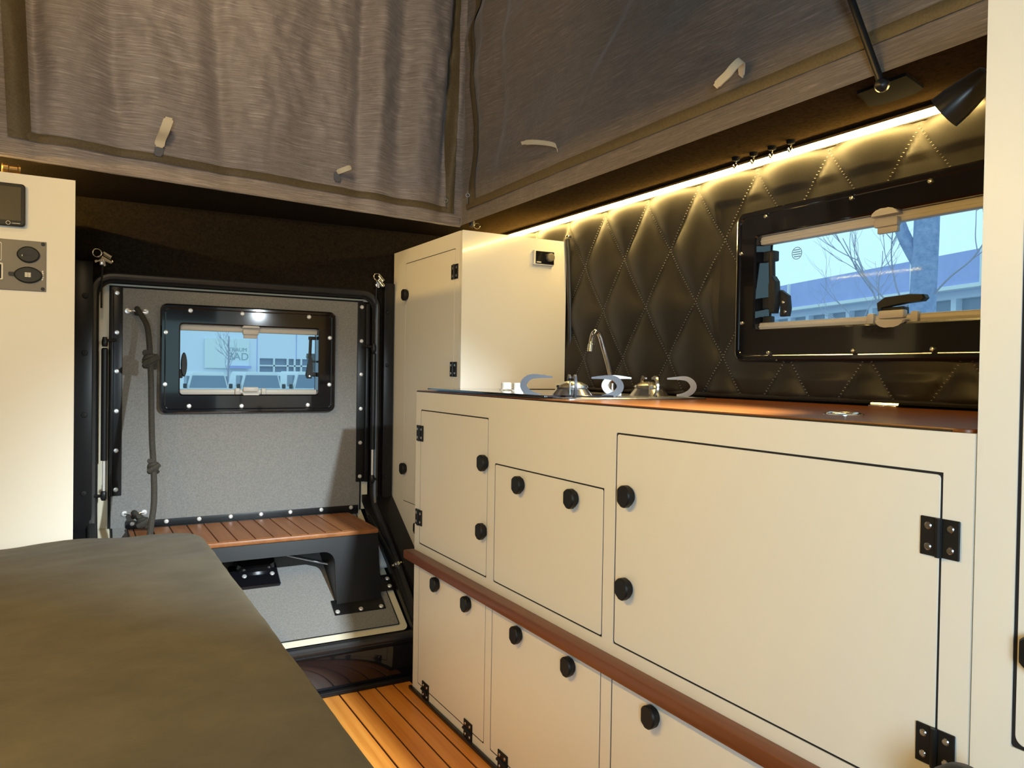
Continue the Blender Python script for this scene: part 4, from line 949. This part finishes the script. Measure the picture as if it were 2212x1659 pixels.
for root, d, ln, r, dp in (((7.98, 5.15, 1.5), (0, 0.8, 0.6), 1.1, 0.013, 4), ((7.98, 5.18, 1.2), (0, 0.4, 1.2), 1.3, 0.016, 4), ((8.0, 5.2, 1.35), (0, 1.0, 0.25), 1.3, 0.011, 4), ((7.98, 5.2, 1.7), (0, 0.5, 0.9), 1.0, 0.012, 4), ((8.0, 4.95, 1.85), (0.0, -0.8, 0.7), 1.0, 0.012, 4)):
    mb = MB(); branches(root, d, ln, r, dp, mb); ob('branch', mb, 'twig', tr)
# ------------------------------------------------------------------ outside, rear: showroom wall, sign, parked vans
sh = empty('showroom', (8, 46, GZ), 'pale blue commercial building behind the vans outside the rear window', 'building')
FH = WF((0, 45, 0), (1, 0, 0), (0, 0, 1))
ob('wall', MB(FH).board(-20, 40, GZ, 9, [(9.15, 12.35, 0.78, 1.55)], 0.3), 'facade', sh)
ob('glazing', MB(FH).box(9.15, 12.35, 0.78, 1.55, -0.28, -0.24), 'ext_glass', sh)
for x in (9.95, 10.72, 11.12, 11.5, 12.3): ob('mullion', MB(FH).box(x - 0.045, x + 0.045, 0.78, 1.55, -0.2, 0.02), 'ext_white', sh)
ob('mullion', MB(FH).box(9.15, 12.35, 1.10, 1.18, -0.2, 0.02), 'ext_white', sh)
for x in (4.6, 9.0, 11.2): ob('panel_joint', MB(FH).box(x - 0.02, x + 0.02, 1.55 if x > 9.1 else GZ, 9, 0.0, 0.02), 'fascia', sh)
ob('plinth_band', MB(FH).box(-20, 40, 0.45, 0.70, 0, 0.05), 'ext_white', sh)
bb = empty('billboard', (7.4, 44.8, 0.9), 'pale rectangular sign with grey lettering on the building outside the rear window', 'sign')
ob('board', MB(FH).box(6.2, 8.55, 0.95, 2.58, 0.05, 0.12), 'sign', bb)
def text(body, x, z, size, parent):
    cu = bpy.data.curves.new('lettering', 'FONT'); cu.body = body; cu.size = size; cu.extrude = 0.01; cu.materials.append(M['letter'])
    o = bpy.data.objects.new('lettering', cu); me = bpy.data.meshes.new_from_object(o); bpy.data.objects.remove(o); o = bpy.data.objects.new('lettering', me); link(o, parent, FH @ T((x, z, 0.125))); return o
text('TRAUM', 7.42, 1.90, 0.30, bb); text('BAD', 7.38, 1.42, 0.58, bb)
ob('awning', MB(FH).box(7.4, 8.6, 0.95, 1.10, 0.13, 0.5), 'fascia', bb)
tr2 = empty('young_tree', (6.35, 39, GZ), 'thin reddish young tree in front of the sign outside the rear window', 'tree')
ob('trunk', MB().tube(*limb([(6.48, 39, GZ), (6.46, 39, 0.6), (6.48, 39, 2.5)], 0.055, 0.025), 8), 'twig', tr2)
for i in range(9):
    mb = MB(); branches((6.47, 39, 0.75 + i * 0.15), (random.uniform(-1, 1), random.uniform(-.3, .3), 0.8), 0.75, 0.016, 3, mb); ob('branch', mb, 'twig', tr2)
def van(x, y, w, h, label, hood):
    v = empty('van', (x, y, GZ), label, 'van', 'vans parked behind the camper')
    F = WF((x, y, GZ), (1, 0, 0), (0, 0, 1)); hw = w / 2
    body = [(-hw, 0.35), (-hw, 0.95), (-hw * 0.93, 1.05), (-hw * 0.78, h - 0.12), (-hw * 0.70, h), (hw * 0.70, h), (hw * 0.78, h - 0.12), (hw * 0.93, 1.05), (hw, 0.95), (hw, 0.35)]
    ob('body', MB(F).loft([[(a * 0.97, b, 0.0) for a, b in body], [(a, b, -0.1) for a, b in body], [(a, b, -3.2) for a, b in body]]), 'car_white', v)
    ob('bonnet', MB(F).loft([[(a, b, 0.0) for a, b in rr(-hw * 0.96, hw * 0.96, 0.35, 1.02, 0.12)], [(a, b, hood) for a, b in rr(-hw * 0.92, hw * 0.92, 0.40, 0.90, 0.14)]]), 'car_white', v)
    ob('windscreen', MB(F).loft([[(-hw * 0.84, 1.08, 0.012), (hw * 0.84, 1.08, 0.012), (hw * 0.70, h - 0.14, 0.012), (-hw * 0.70, h - 0.14, 0.012)], [(-hw * 0.84, 1.08, 0.03), (hw * 0.84, 1.08, 0.03), (hw * 0.70, h - 0.14, 0.03), (-hw * 0.70, h - 0.14, 0.03)]]), 'car_glass', v)
    for s in (-1, 1):
        ob('side_window', MB(WF((x + s * hw * 0.86, y, GZ), (0, 1, 0), (0, 0, 1))).box(0.25, 1.2, 1.10, h - 0.16, -0.05, 0.05), 'car_glass', v)
        ob('mirror', MB(F).box(s * hw * 1.02 - 0.07, s * hw * 1.02 + 0.07, 1.05, 1.25, -0.1, 0.05, 0.03), 'black_plastic', v)
        for yy in (0.5, -2.4): ob('wheel', MB().lathe([(0.2, -0.1), (0.33, -0.1), (0.34, 0), (0.33, 0.1), (0.2, 0.1)], (x + s * (hw - 0.1), y - yy, GZ + 0.34), (1, 0, 0), n=20), 'black_plastic', v)
van(4.85, 34, 1.75, 1.72, 'leftmost white van outside the rear window', 0.9)
van(7.0, 34, 1.85, 1.76, 'middle white van outside the rear window, under the sign', 0.8)
van(9.25, 34, 1.95, 1.80, 'rightmost white van outside the rear window, below the glazing', 1.0)
